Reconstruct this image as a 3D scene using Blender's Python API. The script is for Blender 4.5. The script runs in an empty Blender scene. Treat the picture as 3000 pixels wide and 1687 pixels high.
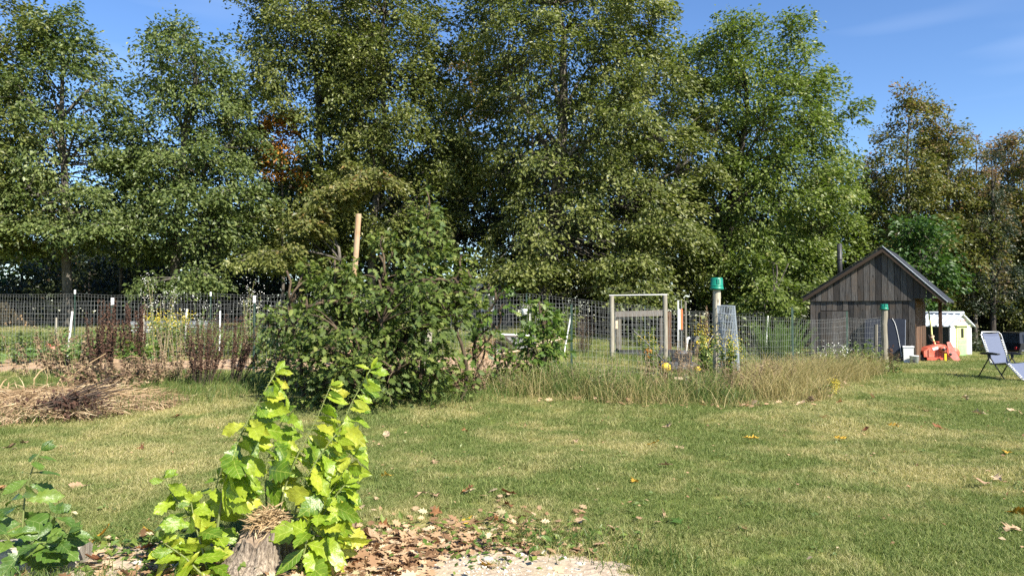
import bpy, bmesh, math, random
import numpy as np
from mathutils import Vector, Matrix, Euler

R = math.radians
SC = bpy.context.scene
COL = SC.collection
rng = np.random.default_rng(7)
random.seed(7)

# ------------------------------------------------------------------ camera, world, sun, exposure
F_PX, CX, CY, HOR = 2250.0, 1500.0, 843.5, 912.0
CAM_H = 1.55
PITCH = math.atan((HOR - CY) / F_PX)
cd = bpy.data.cameras.new('camera'); cam = bpy.data.objects.new('camera', cd); COL.objects.link(cam)
cam.location = (0, 0, CAM_H); cam.rotation_euler = (math.pi / 2 + PITCH, 0, 0)
cd.sensor_width = 36.0; cd.lens = 36.0 * F_PX / 3000.0; cd.clip_end = 2000; cd.clip_start = 0.05
SC.camera = cam

SUN_EL = R(41); SUN_H = Vector((0.64, -0.77)).normalized()
sun_dir = Vector((SUN_H.x * math.cos(SUN_EL), SUN_H.y * math.cos(SUN_EL), math.sin(SUN_EL)))
w = bpy.data.worlds.new('World'); SC.world = w; w.use_nodes = True
wn = w.node_tree; wn.nodes.clear()
sky = wn.nodes.new('ShaderNodeTexSky'); sky.sky_type = 'NISHITA'; sky.sun_disc = False
sky.sun_elevation = SUN_EL; sky.sun_rotation = math.atan2(SUN_H.x, SUN_H.y)
sky.altitude = 400; sky.air_density = 1.0; sky.dust_density = 0.15; sky.ozone_density = 4.0
hs = wn.nodes.new('ShaderNodeHueSaturation'); hs.inputs['Saturation'].default_value = 1.12; hs.inputs['Hue'].default_value = 0.506
bgn = wn.nodes.new('ShaderNodeBackground'); bgn.inputs[1].default_value = 0.082
wo = wn.nodes.new('ShaderNodeOutputWorld')
# a faint streak of cirrus in the sky
tc = wn.nodes.new('ShaderNodeTexCoord')
mp = wn.nodes.new('ShaderNodeMapping'); mp.inputs['Rotation'].default_value = (0, R(-24), 0); mp.inputs['Scale'].default_value = (1.2, 1.2, 9)
nz = wn.nodes.new('ShaderNodeTexNoise'); nz.inputs['Scale'].default_value = 1.3; nz.inputs['Detail'].default_value = 3
rp = wn.nodes.new('ShaderNodeValToRGB')
rp.color_ramp.elements[0].position = 0.58; rp.color_ramp.elements[0].color = (0, 0, 0, 1)
rp.color_ramp.elements[1].position = 0.8; rp.color_ramp.elements[1].color = (.10, .10, .10, 1)
mxs = wn.nodes.new('ShaderNodeMix'); mxs.data_type = 'RGBA'; mxs.inputs[7].default_value = (9, 9.6, 10.4, 1)
wl = wn.links.new
wl(sky.outputs[0], hs.inputs['Color']); wl(tc.outputs['Generated'], mp.inputs[0]); wl(mp.outputs[0], nz.inputs['Vector'])
wl(nz.outputs[0], rp.inputs[0]); wl(rp.outputs[0], mxs.inputs[0]); wl(hs.outputs[0], mxs.inputs[6])
wl(mxs.outputs[2], bgn.inputs[0]); wl(bgn.outputs[0], wo.inputs[0])

sd = bpy.data.lights.new('sun', 'SUN'); sd.energy = 5.0; sd.angle = R(0.53); sd.color = (1.0, 0.94, 0.82)
so = bpy.data.objects.new('sun', sd); COL.objects.link(so)
so.rotation_euler = (-sun_dir).to_track_quat('-Z', 'Y').to_euler(); so.location = (20, -20, 40)

SC.view_settings.view_transform = 'Standard'; SC.view_settings.look = 'None'
SC.view_settings.exposure = 1.32; SC.view_settings.gamma = 1.0
SC.render.engine = 'CYCLES'
SC.cycles.max_bounces = 6; SC.cycles.diffuse_bounces = 3; SC.cycles.transmission_bounces = 4
SC.cycles.transparent_max_bounces = 8; SC.cycles.use_denoising = False

# ------------------------------------------------------------------ terrain and pixel helpers
def sstep(a, b, x):
    t = np.clip((np.asarray(x, float) - a) / (b - a), 0, 1)
    return t * t * (3 - 2 * t)

def T(x, y):
    """ground height: flat lawn, rising gently behind the garden on the left"""
    s = np.interp(y, [0, 9, 15.3, 28, 34, 50, 400], [0, 0, .30, .72, 1.0, 1.25, 1.25])
    wgt = 1 - sstep(0, 7.5, x)
    dip = .85 * sstep(27, 35, y) * sstep(14.5, 19, x)
    return s * wgt - dip + 0.015 * np.sin(np.asarray(x) * 1.3) * np.cos(np.asarray(y) * .9)

def ray(px, py):
    d = Vector(((px - CX) / F_PX, 1.0, (CY - py) / F_PX))
    c, s = math.cos(PITCH), math.sin(PITCH)
    return Vector((d.x, d.y * c - d.z * s, d.y * s + d.z * c))

def at(px, py, D):
    d = ray(px, py); k = D / d.y
    return Vector((d.x * k, D, CAM_H + d.z * k))

def ground(px, py):
    d = ray(px, py); y = 3.0; last = None
    while y < 80:
        k = y / d.y
        if CAM_H + d.z * k <= T(d.x * k, y):
            return Vector((d.x * k, y, float(T(d.x * k, y))))
        y += 0.05
    return Vector((d.x * 60, 60, float(T(d.x * 60, 60))))

def on(px, D):
    """the point of the ground at depth D in the direction of column px"""
    x = (px - CX) / F_PX * D
    return Vector((x, D, float(T(x, D))))

# ------------------------------------------------------------------ mesh building
class MB:
    def __init__(s): s.V = []; s.F = {}; s.n = 0; s.A = []
    def add(s, V, F, tint=None):
        V = np.asarray(V, np.float32).reshape(-1, 3); F = np.asarray(F, np.int64)
        if F.ndim == 1: F = F[None, :]
        s.V.append(V); s.F.setdefault(F.shape[1], []).append(F + s.n); s.n += len(V)
        if tint is None: s.A.append(np.full(len(V), .5, np.float32))
        else: s.A.append(np.broadcast_to(np.asarray(tint, np.float32), (len(V),)))
        return s
    def box(s, c, size, rot=None, tint=None):
        x, y, z = [v / 2 for v in size]
        P = np.array([(a * x, b * y, d * z) for a in (-1, 1) for b in (-1, 1) for d in (-1, 1)], float)
        if rot is not None: P = P @ np.array(rot.to_3x3() if hasattr(rot, 'to_3x3') else rot).T
        P += np.array(c, float)
        return s.add(P, [(0, 1, 3, 2), (4, 6, 7, 5), (0, 4, 5, 1), (2, 3, 7, 6), (0, 2, 6, 4), (1, 5, 7, 3)], tint)
    def tube(s, pts, rad, n=6, cap=True, tint=None):
        P = np.asarray([tuple(p) for p in pts], float); m = len(P)
        rad = np.broadcast_to(np.asarray(rad, float), (m,))
        t = np.gradient(P, axis=0); t /= (np.linalg.norm(t, axis=1, keepdims=True) + 1e-9)
        ref = np.array([0, 0, 1.0]) if abs(t[0, 2]) < .9 else np.array([1.0, 0, 0])
        u = np.cross(t, ref); u /= (np.linalg.norm(u, axis=1, keepdims=True) + 1e-9); v = np.cross(t, u)
        a = np.arange(n) * 2 * math.pi / n
        V = (P[:, None] + rad[:, None, None] * (np.cos(a)[None, :, None] * u[:, None] + np.sin(a)[None, :, None] * v[:, None])).reshape(-1, 3)
        i = np.arange(m - 1)[:, None] * n; j = np.arange(n)[None]; k = (j + 1) % n
        F = np.stack([i + j, i + k, i + n + k, i + n + j], -1).reshape(-1, 4)
        s.add(V, F, tint)
        if cap:
            s.F.setdefault(n, []).append((np.arange(n)[None] + s.n - n)); s.F[n].append(np.arange(n)[::-1][None] + s.n - n * m)
        return s
    def lathe(s, prof, n=20, c=(0, 0, 0), tint=None):
        a = np.arange(n) * 2 * math.pi / n; pr = np.asarray(prof, float); m = len(pr)
        V = np.stack([pr[:, 0:1] * np.cos(a), pr[:, 0:1] * np.sin(a), np.repeat(pr[:, 1:2], n, 1)], -1).reshape(-1, 3) + np.array(c)
        i = np.arange(m - 1)[:, None] * n; j = np.arange(n)[None]; k = (j + 1) % n
        return s.add(V, np.stack([i + j, i + k, i + n + k, i + n + j], -1).reshape(-1, 4), tint)
    def prism(s, poly, a, b, fn, tint=None):
        """extrude a polygon (2D) between a and b; fn(u,v,w)->xyz"""
        n = len(poly)
        V = [fn(u, v, a) for u, v in poly] + [fn(u, v, b) for u, v in poly]
        s.add(V, [list(range(n))], tint); o = s.n - 2 * n
        s.F.setdefault(n, []).append(np.arange(n)[::-1][None] + o + n)
        q = [(i, i + n, (i + 1) % n + n, (i + 1) % n) for i in range(n)]
        s.F.setdefault(4, []).append(np.array(q) + o)
        return s
    def mesh(s, name, mat, smooth=False, tint=True):
        me = bpy.data.meshes.new(name)
        V = np.concatenate(s.V).astype(np.float32)
        me.vertices.add(len(V)); me.vertices.foreach_set('co', V.ravel())
        loops = []; starts = []; st = 0
        for k, L in s.F.items():
            f = np.concatenate(L); loops.append(f.ravel()); starts.append(st + np.arange(len(f)) * k); st += f.size
        loops = np.concatenate(loops).astype(np.int32); starts = np.concatenate(starts).astype(np.int32)
        me.loops.add(len(loops)); me.loops.foreach_set('vertex_index', loops)
        me.polygons.add(len(starts)); me.polygons.foreach_set('loop_start', starts)
        me.polygons.foreach_set('use_smooth', np.full(len(starts), bool(smooth)))
        me.update(calc_edges=True)
        if tint:
            at_ = me.attributes.new('tint', 'FLOAT', 'POINT'); at_.data.foreach_set('value', np.concatenate(s.A).astype(np.float32))
        if mat: me.materials.append(mat)
        return me
    def obj(s, name, mat, parent=None, smooth=False, loc=None):
        return link(name, s.mesh(name, mat, smooth), parent, loc)

def link(name, data, parent=None, loc=None):
    o = bpy.data.objects.new(name, data); COL.objects.link(o)
    if parent: o.parent = parent
    if loc is not None: o.location = loc
    return o

def tag(o, label=None, cat=None, group=None, kind=None):
    if label: o['label'] = label
    if cat: o['category'] = cat
    if group: o['group'] = group
    if kind: o['kind'] = kind
    return o

def thing(name, label, cat, loc=(0, 0, 0), rotz=0, group=None):
    o = bpy.data.objects.new(name, None); COL.objects.link(o)
    o.location = loc; o.rotation_euler = (0, 0, rotz); o.empty_display_size = .1
    return tag(o, label, cat, group)

def copy_tree(o, parent=None):
    c = o.copy(); COL.objects.link(c)
    if parent: c.parent = parent; c.matrix_parent_inverse = o.matrix_parent_inverse
    for ch in o.children: copy_tree(ch, c)
    return c

# ------------------------------------------------------------------ materials
def new_mat(name):
    m = bpy.data.materials.new(name); m.use_nodes = True; nt = m.node_tree
    return m, nt, nt.nodes['Principled BSDF'], nt.nodes['Material Output']

def ramp(nt, stops):
    r = nt.nodes.new('ShaderNodeValToRGB'); cr = r.color_ramp
    while len(cr.elements) < len(stops): cr.elements.new(0.5)
    for e, (p, c) in zip(cr.elements, stops): e.position = p; e.color = (*c, 1)
    return r

def noise(nt, scale, detail=4, rough=.55, vec=None, mapping=None, coord='Object'):
    n = nt.nodes.new('ShaderNodeTexNoise'); n.inputs['Scale'].default_value = scale
    n.inputs['Detail'].default_value = detail; n.inputs['Roughness'].default_value = rough
    if vec is None:
        if coord == 'World': g = nt.nodes.new('ShaderNodeNewGeometry'); vec = g.outputs['Position']
        else: t = nt.nodes.new('ShaderNodeTexCoord'); vec = t.outputs[coord]
    if mapping:
        m = nt.nodes.new('ShaderNodeMapping'); m.inputs['Scale'].default_value = mapping
        nt.links.new(vec, m.inputs[0]); vec = m.outputs[0]
    nt.links.new(vec, n.inputs['Vector'])
    return n

def mixc(nt, fac, a, b, mode='MIX'):
    m = nt.nodes.new('ShaderNodeMix'); m.data_type = 'RGBA'; m.blend_type = mode
    for sock, v in ((m.inputs[0], fac), (m.inputs[6], a), (m.inputs[7], b)):
        if isinstance(v, (int, float)): sock.default_value = v
        elif isinstance(v, tuple): sock.default_value = (*v, 1)
        else: nt.links.new(v, sock)
    return m.outputs[2]

def math_n(nt, op, a, b=None, c=None):
    m = nt.nodes.new('ShaderNodeMath'); m.operation = op
    for i, v in enumerate((a, b, c)):
        if v is None: continue
        if isinstance(v, (int, float)): m.inputs[i].default_value = v
        else: nt.links.new(v, m.inputs[i])
    return m.outputs[0]

def bump(nt, b, h, strength=.3, dist=.02):
    bn = nt.nodes.new('ShaderNodeBump'); bn.inputs['Strength'].default_value = strength; bn.inputs['Distance'].default_value = dist
    nt.links.new(h, bn.inputs['Height']); nt.links.new(bn.outputs[0], b.inputs['Normal'])

def surf(name, c1, c2, scale=6, rough=.7, metal=0, mapping=None, bmp=.2, spec=.4, coord='Object', detail=5, c3=None, scale2=1.2):
    m, nt, b, o = new_mat(name)
    n = noise(nt, scale, detail, .6, mapping=mapping, coord=coord)
    r = ramp(nt, [(.3, c1), (.7, c2)]); nt.links.new(n.outputs[0], r.inputs[0]); col = r.outputs[0]
    if c3:
        n2 = noise(nt, scale2, 4, .6, coord=coord); r2 = ramp(nt, [(.48, (0, 0, 0)), (.66, (1, 1, 1))]); nt.links.new(n2.outputs[0], r2.inputs[0])
        col = mixc(nt, r2.outputs[0], col, c3)
    nt.links.new(col, b.inputs['Base Color'])
    b.inputs['Roughness'].default_value = rough; b.inputs['Metallic'].default_value = metal
    b.inputs['Specular IOR Level'].default_value = spec
    if bmp: bump(nt, b, n.outputs[0], bmp)
    return m

def leaf_mat(name, stops, transl=.3, rough=.45, spec=.35, tboost=(1.5, 1.7, .8)):
    """foliage: colour by each leaf's own tint, light passing through"""
    m, nt, b, o = new_mat(name)
    a = nt.nodes.new('ShaderNodeAttribute'); a.attribute_name = 'tint'
    r = ramp(nt, stops); nt.links.new(a.outputs['Fac'], r.inputs[0])
    nt.links.new(r.outputs[0], b.inputs['Base Color'])
    b.inputs['Roughness'].default_value = rough; b.inputs['Specular IOR Level'].default_value = spec
    t = nt.nodes.new('ShaderNodeBsdfTranslucent')
    nt.links.new(mixc(nt, 1.0, r.outputs[0], tboost, 'MULTIPLY'), t.inputs[0])
    mx = nt.nodes.new('ShaderNodeMixShader'); mx.inputs[0].default_value = transl
    nt.links.new(b.outputs[0], mx.inputs[1]); nt.links.new(t.outputs[0], mx.inputs[2]); nt.links.new(mx.outputs[0], o.inputs[0])
    return m

M = {}
def g(*v): return tuple(v)
M['oak'] = leaf_mat('oak_leaves', [(0, (.040, .056, .014)), (.45, (.105, .126, .028)), (.85, (.19, .20, .06)), (1, (.28, .28, .13))], .28)
M['oak_blue'] = leaf_mat('oak_leaves_cool', [(0, (.034, .056, .018)), (.45, (.090, .122, .032)), (.85, (.165, .195, .064)), (1, (.26, .29, .15))], .28)
M['maple'] = leaf_mat('maple_leaves', [(0, (.050, .078, .014)), (.5, (.110, .150, .028)), (.9, (.185, .22, .055)), (1, (.29, .28, .10))], .32)
M['yellowgreen'] = leaf_mat('yellowish_leaves', [(0, (.075, .090, .022)), (.5, (.14, .150, .040)), (.9, (.21, .19, .07)), (1, (.25, .15, .05))], .3)
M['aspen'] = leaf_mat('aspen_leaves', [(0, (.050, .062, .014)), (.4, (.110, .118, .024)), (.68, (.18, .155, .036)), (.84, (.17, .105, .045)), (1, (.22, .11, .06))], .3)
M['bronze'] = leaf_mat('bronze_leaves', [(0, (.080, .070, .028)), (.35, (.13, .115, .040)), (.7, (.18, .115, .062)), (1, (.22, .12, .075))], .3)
M['orange'] = leaf_mat('orange_leaves', [(0, (.16, .075, .015)), (.5, (.34, .14, .02)), (1, (.45, .24, .05))], .35)
M['spruce'] = leaf_mat('spruce_needles', [(0, (.010, .022, .010)), (1, (.035, .055, .024))], .1)
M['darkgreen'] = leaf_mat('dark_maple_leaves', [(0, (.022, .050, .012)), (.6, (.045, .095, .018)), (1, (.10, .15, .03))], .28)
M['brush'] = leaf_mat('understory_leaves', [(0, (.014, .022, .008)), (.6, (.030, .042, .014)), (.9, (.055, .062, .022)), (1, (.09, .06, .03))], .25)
M['bush'] = leaf_mat('shrub_oak_leaves', [(0, (.045, .070, .016)), (.5, (.088, .125, .026)), (.85, (.145, .18, .038)), (1, (.20, .21, .06))], .3, .55, .25)
M['bush2'] = leaf_mat('seedling_leaves', [(0, (.045, .085, .018)), (.5, (.090, .150, .028)), (1, (.20, .24, .05))], .33)
M['weed'] = leaf_mat('weed_leaves', [(0, (.060, .100, .025)), (.5, (.12, .17, .045)), (1, (.22, .24, .08))], .3)
M['squash'] = leaf_mat('squash_leaves', [(0, (.06, .12, .03)), (.6, (.13, .20, .06)), (1, (.30, .34, .14))], .3)
M['fern'] = leaf_mat('asparagus_fern', [(0, (.070, .13, .035)), (1, (.17, .25, .075))], .35)
M['dead'] = leaf_mat('dead_brown_leaves', [(0, (.05, .032, .022)), (.4, (.13, .085, .055)), (.7, (.26, .18, .11)), (.88, (.36, .27, .17)), (1, (.16, .18, .06))], .2, .8, .1, (1.1, 1, .8))
M['deadred'] = leaf_mat('dark_seed_heads', [(0, (.040, .022, .017)), (.6, (.095, .052, .038)), (1, (.18, .11, .07))], .1, .8, .1, (1, 1, 1))
M['straw'] = leaf_mat('straw', [(0, (.24, .16, .085)), (.5, (.42, .30, .165)), (1, (.58, .45, .27))], .2, .7, .2, (1.1, 1, .8))
M['drygrass'] = leaf_mat('tall_dry_grass', [(0, (.10, .13, .035)), (.4, (.24, .22, .085)), (.75, (.42, .34, .16)), (1, (.55, .46, .26))], .3, .6, .2, (1.2, 1.1, .8))
M['greenblade'] = leaf_mat('long_green_grass', [(0, (.045, .080, .018)), (.6, (.10, .15, .035)), (1, (.28, .27, .10))], .3, .5, .3)
M['goldenrod'] = leaf_mat('goldenrod_flower', [(0, (.30, .24, .02)), (1, (.62, .50, .05))], .3)
M['whiteflower'] = leaf_mat('white_aster', [(0, (.62, .60, .55)), (1, (.85, .84, .80))], .2)
M['litter'] = leaf_mat('leaf_litter', [(0, (.085, .045, .022)), (.35, (.24, .14, .075)), (.7, (.42, .28, .16)), (.93, (.56, .43, .28)), (1, (.22, .26, .10))], .18, .7, .2, (1.2, 1, .8))

def bark(name, c1, c2, sc=5):
    m, nt, b, o = new_mat(name)
    n = noise(nt, sc, 6, .65, mapping=(3, 3, .6)); n2 = noise(nt, 1.1, 3)
    r = ramp(nt, [(.35, c1), (.65, c2)]); nt.links.new(n.outputs[0], r.inputs[0])
    r2 = ramp(nt, [(.45, (.75, .75, .75)), (.7, (1.5, 1.5, 1.45))]); nt.links.new(n2.outputs[0], r2.inputs[0])
    nt.links.new(mixc(nt, 1.0, r.outputs[0], r2.outputs[0], 'MULTIPLY'), b.inputs['Base Color'])
    b.inputs['Roughness'].default_value = .9; b.inputs['Specular IOR Level'].default_value = .15
    bump(nt, b, n.outputs[0], .6, .03)
    return m
M['bark'] = bark('grey_bark', (.055, .048, .040), (.15, .135, .115))
M['bark_dark'] = bark('dark_bark', (.025, .021, .018), (.075, .065, .055))
M['twig'] = bark('brown_twig', (.05, .035, .025), (.12, .09, .06), 9)
M['stem_green'] = surf('green_stem', (.10, .13, .035), (.17, .19, .06), 12, .6)
M['stem_dry'] = surf('dry_stem', (.22, .16, .09), (.42, .34, .20), 12, .8)
M['stem_dark'] = surf('dark_dead_stem', (.03, .020, .016), (.08, .055, .04), 12, .85)

# ------------------------------------------------------------------ ground
def lawn_color(nt):
    """mown lawn: green with straw-dry patches, by world position"""
    big = noise(nt, .32, 5, .62, coord='World'); mid = noise(nt, 1.7, 5, .65, coord='World'); fine = noise(nt, 26, 3, .6, coord='World')
    s = math_n(nt, 'ADD', math_n(nt, 'MULTIPLY', big.outputs[0], 1.15), math_n(nt, 'MULTIPLY', mid.outputs[0], .75))
    r = ramp(nt, [(.465, (0, 0, 0)), (.58, (1, 1, 1))]); nt.links.new(math_n(nt, 'MULTIPLY', s, .525), r.inputs[0])
    return r.outputs[0], mid, fine

M['lawn'], nt, b, o_ = new_mat('lawn_ground')
dry, mid, fine = lawn_color(nt)
gr = ramp(nt, [(.3, (.085, .11, .024)), (.7, (.17, .20, .05))]); nt.links.new(fine.outputs[0], gr.inputs[0])
dr = ramp(nt, [(.3, (.20, .175, .06)), (.7, (.36, .31, .13))]); nt.links.new(fine.outputs[0], dr.inputs[0])
nt.links.new(mixc(nt, dry, gr.outputs[0], dr.outputs[0]), b.inputs['Base Color'])
b.inputs['Roughness'].default_value = .95; b.inputs['Specular IOR Level'].default_value = .1
bump(nt, b, fine.outputs[0], .5, .02)

M['blade'], nt, b, o_ = new_mat('lawn_blades')
dry, mid, fine = lawn_color(nt)
a = nt.nodes.new('ShaderNodeAttribute'); a.attribute_name = 'tint'
gr = ramp(nt, [(0, (.080, .118, .026)), (.55, (.165, .212, .058)), (1, (.32, .33, .13))]); nt.links.new(a.outputs['Fac'], gr.inputs[0])
dr = ramp(nt, [(0, (.17, .18, .055)), (.3, (.30, .28, .105)), (.7, (.47, .41, .20)), (1, (.62, .54, .32))]); nt.links.new(a.outputs['Fac'], dr.inputs[0])
colr = mixc(nt, dry, gr.outputs[0], dr.outputs[0])
nt.links.new(colr, b.inputs['Base Color']); b.inputs['Roughness'].default_value = .55; b.inputs['Specular IOR Level'].default_value = .25
tl = nt.nodes.new('ShaderNodeBsdfTranslucent'); nt.links.new(mixc(nt, 1.0, colr, (1.3, 1.4, .8), 'MULTIPLY'), tl.inputs[0])
mx = nt.nodes.new('ShaderNodeMixShader'); mx.inputs[0].default_value = .3
nt.links.new(b.outputs[0], mx.inputs[1]); nt.links.new(tl.outputs[0], mx.inputs[2]); nt.links.new(mx.outputs[0], o_.inputs[0])

M['dirt'] = surf('dry_sandy_dirt', (.27, .205, .145), (.50, .41, .31), 22, .95, bmp=.8, spec=.1, coord='World', c3=(.36, .29, .20), scale2=3.0)
M['soil'] = surf('tan_garden_soil', (.27, .175, .105), (.46, .325, .215), 9, .95, bmp=.8, spec=.1, coord='World', c3=(.22, .15, .09), scale2=1.6)
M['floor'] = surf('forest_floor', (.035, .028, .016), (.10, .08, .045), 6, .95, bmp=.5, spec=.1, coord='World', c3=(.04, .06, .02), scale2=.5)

def sheet(name, xs, ys, mat, dz=0.0, mask=None, nz=0.0):
    X, Y = np.meshgrid(xs, ys); Z = T(X, Y) + dz
    if nz: Z = Z + nz * (np.sin(X * 9.1 + Y * 3.3) * np.sin(Y * 7.7 - X * 2.9) * .5 + .5) + nz * .6 * (np.sin(X * 23 + 1.7 * Y) * np.sin(Y * 19 + 2.2 * X) * .5 + .5)
    V = np.stack([X, Y, Z], -1).reshape(-1, 3); nx = len(xs); ny = len(ys)
    i = np.arange(ny - 1)[:, None] * nx + np.arange(nx - 1)[None]
    F = np.stack([i, i + 1, i + nx + 1, i + nx], -1).reshape(-1, 4)
    if mask is not None:
        c = V[F].mean(1); F = F[mask(c[:, 0], c[:, 1])]
        used, inv = np.unique(F, return_inverse=True); V = V[used]; F = inv.reshape(-1, 4)
    mb = MB(); mb.add(V, F)
    return mb.obj(name, mat, smooth=True)

def inpoly(poly, x, y):
    x = np.asarray(x); y = np.asarray(y); r = np.zeros(x.shape, bool); n = len(poly)
    for i in range(n):
        x1, y1 = poly[i]; x2, y2 = poly[(i + 1) % n]
        c = ((y1 > y) != (y2 > y)) & (x < (x2 - x1) * (y - y1) / (y2 - y1 + 1e-12) + x1)
        r ^= c
    return r
def wob(x, y, s=.12, f=2.3):
    return (x + s * (np.sin(y * f * 1.7 + 1) + .6 * np.sin(y * f * 4.1 + x * 3)), y + s * (np.sin(x * f * 1.4) + .6 * np.sin(x * f * 3.7 + y * 2)))

xs = np.unique(np.concatenate([np.linspace(-300, -40, 14), np.linspace(-40, 40, 161), np.linspace(40, 300, 14)]))
ys = np.unique(np.concatenate([np.linspace(-60, 0, 8), np.linspace(0, 60, 121), np.linspace(60, 420, 16)]))
tag(sheet('lawn', xs, ys, M['lawn']), kind='structure')

def pg(*pts):  # polygon on the ground from image points
    return [tuple(ground(*p)[:2]) for p in pts]
DIRT = [(-1.35, 4.75), (-.95, 5.25), (-.5, 5.35), (-.05, 5.15), (.3, 4.98), (.62, 4.72), (.9, 4.3), (1.1, 3.6), (-4.5, 3.6), (-4.5, 4.55), (-2.6, 5.15), (-1.9, 5.2)]
SOIL = [(-16, 15.9), (-2.2, 15.6), (-.3, 15.6), (1.0, 17.6), (.6, 18.9), (-3, 18.6), (-5, 18.2), (-16, 17.9)]
STRAW = [(-8.6, 9.6), (-6.4, 10.0), (-5.0, 11.3), (-5.2, 13.2), (-8.6, 13.8)]
def dirt_mask(x, y): X, Y = wob(x, y, .05, 5); return inpoly(DIRT, X, Y)
def soil_mask(x, y): X, Y = wob(x, y, .18, 1.6); return inpoly(SOIL, X, Y)
tag(sheet('dirt_patch', np.arange(-4.5, 1.2, .035), np.arange(3.5, 5.6, .035), M['dirt'], .004, dirt_mask, .012), kind='structure')
tag(sheet('garden_soil', np.arange(-16, 1.2, .1), np.arange(15, 19.3, .1), M['soil'], .006, soil_mask, .03), kind='structure')
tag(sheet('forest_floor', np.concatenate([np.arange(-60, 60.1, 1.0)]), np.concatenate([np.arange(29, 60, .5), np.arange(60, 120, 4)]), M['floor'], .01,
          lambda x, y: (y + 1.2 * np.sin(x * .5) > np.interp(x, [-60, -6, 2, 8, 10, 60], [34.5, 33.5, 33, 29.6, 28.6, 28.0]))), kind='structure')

# ------------------------------------------------------------------ grass, scattered from real tufts
def tuft_mesh(name, n, rad, h, wid, seed, lean=.5, mat=None):
    r = np.random.default_rng(seed); mb = MB()
    for k in range(n):
        a = r.uniform(0, 6.28); rr = rad * math.sqrt(r.uniform()); bx, by = rr * math.cos(a), rr * math.sin(a)
        hh = h * r.uniform(.45, 1.1); la = r.uniform(0, 6.28); l = hh * lean * r.uniform(.2, 1.3)
        dx, dy = l * math.cos(la) + .25 * hh, l * math.sin(la); wa = r.uniform(0, 3.14); wx, wy = wid * math.cos(wa), wid * math.sin(wa)
        t = r.uniform() ** 1.2
        mb.add([(bx - wx, by - wy, -.01), (bx + wx, by + wy, -.01), (bx + wx * .8 + dx * .4, by + wy * .8 + dy * .4, hh * .6), (bx - wx * .8 + dx * .4, by - wy * .8 + dy * .4, hh * .6), (bx + dx, by + dy, hh * .95)],
               [(0, 1, 2), (0, 2, 3), (3, 2, 4)], t)
    return bpy.data.objects.new(name, mb.mesh(name, mat))

def scatter(name, pts, scl, variants, mat):
    mb = MB(); me = bpy.data.meshes.new(name); P = np.asarray(pts, np.float32)
    me.vertices.add(len(P)); me.vertices.foreach_set('co', P.ravel())
    at_ = me.attributes.new('scl', 'FLOAT', 'POINT'); at_.data.foreach_set('value', np.asarray(scl, np.float32))
    me.materials.append(mat)
    o = link(name, me)
    ng = bpy.data.node_groups.new(name, 'GeometryNodeTree')
    ng.interface.new_socket('Geometry', in_out='INPUT', socket_type='NodeSocketGeometry')
    ng.interface.new_socket('Geometry', in_out='OUTPUT', socket_type='NodeSocketGeometry')
    N = ng.nodes; L = ng.links.new
    gi = N.new('NodeGroupInput'); go = N.new('NodeGroupOutput'); ip = N.new('GeometryNodeInstanceOnPoints')
    jn = N.new('GeometryNodeJoinGeometry')
    for v in variants:
        oi = N.new('GeometryNodeObjectInfo'); oi.inputs['Object'].default_value = v; oi.inputs['As Instance'].default_value = True
        L(oi.outputs['Geometry'], jn.inputs[0])
    rv = N.new('FunctionNodeRandomValue'); rv.data_type = 'FLOAT_VECTOR'
    rv.inputs[0].default_value = (-.12, -.12, -.7); rv.inputs[1].default_value = (.12, .12, .7)
    na = N.new('GeometryNodeInputNamedAttribute'); na.data_type = 'FLOAT'; na.inputs[0].default_value = 'scl'
    L(gi.outputs[0], ip.inputs['Points']); L(jn.outputs[0], ip.inputs['Instance']); ip.inputs['Pick Instance'].default_value = True
    ri = N.new('FunctionNodeRandomValue'); ri.data_type = 'INT'; ri.inputs[4].default_value = 0; ri.inputs[5].default_value = len(variants) - 1; ri.inputs['Seed'].default_value = 3
    L(ri.outputs[2], ip.inputs['Instance Index'])
    L(rv.outputs[0], ip.inputs['Rotation']); L(na.outputs[0], ip.inputs['Scale']); L(ip.outputs[0], go.inputs[0])
    md = o.modifiers.new('scatter', 'NODES'); md.node_group = ng
    return o

def sample_area(y0, y1, dens, margin=1.0, r=rng):
    A = []
    for y in np.arange(y0, y1, .5):
        hw = (y + .5) * 1500 / 2250 + margin; n = int(2 * hw * .5 * dens)
        A.append(np.stack([r.uniform(-hw, hw, n), r.uniform(y, y + .5, n)], -1))
    return np.concatenate(A)

tufts = [tuft_mesh('grass_tuft', 95, .085, .038, .0019, 11 + i, 1.15, M['blade']) for i in range(4)]
P = []; S = []
for y0, y1, dens, sc in ((3.6, 6.5, 260, 1.0), (6.5, 10, 170, 1.2), (10, 15, 95, 1.5), (15, 24, 40, 2.0), (24, 33, 18, 2.6)):
    p = sample_area(y0, y1, dens); P.append(p); S.append(np.full(len(p), sc))
P = np.concatenate(P); S = np.concatenate(S) * rng.uniform(.7, 1.25, len(P))
clump = .5 + .5 * np.sin(P[:, 0] * 2.1 + 1.3 * np.sin(P[:, 1] * 1.7)) * np.sin(P[:, 1] * 2.6 + np.sin(P[:, 0] * 1.1))
S *= .8 + .45 * clump
k = ~(dirt_mask(P[:, 0], P[:, 1]) & (rng.uniform(size=len(P)) > .04)) & ~soil_mask(P[:, 0], P[:, 1]) & ~inpoly(STRAW, P[:, 0], P[:, 1])
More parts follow.
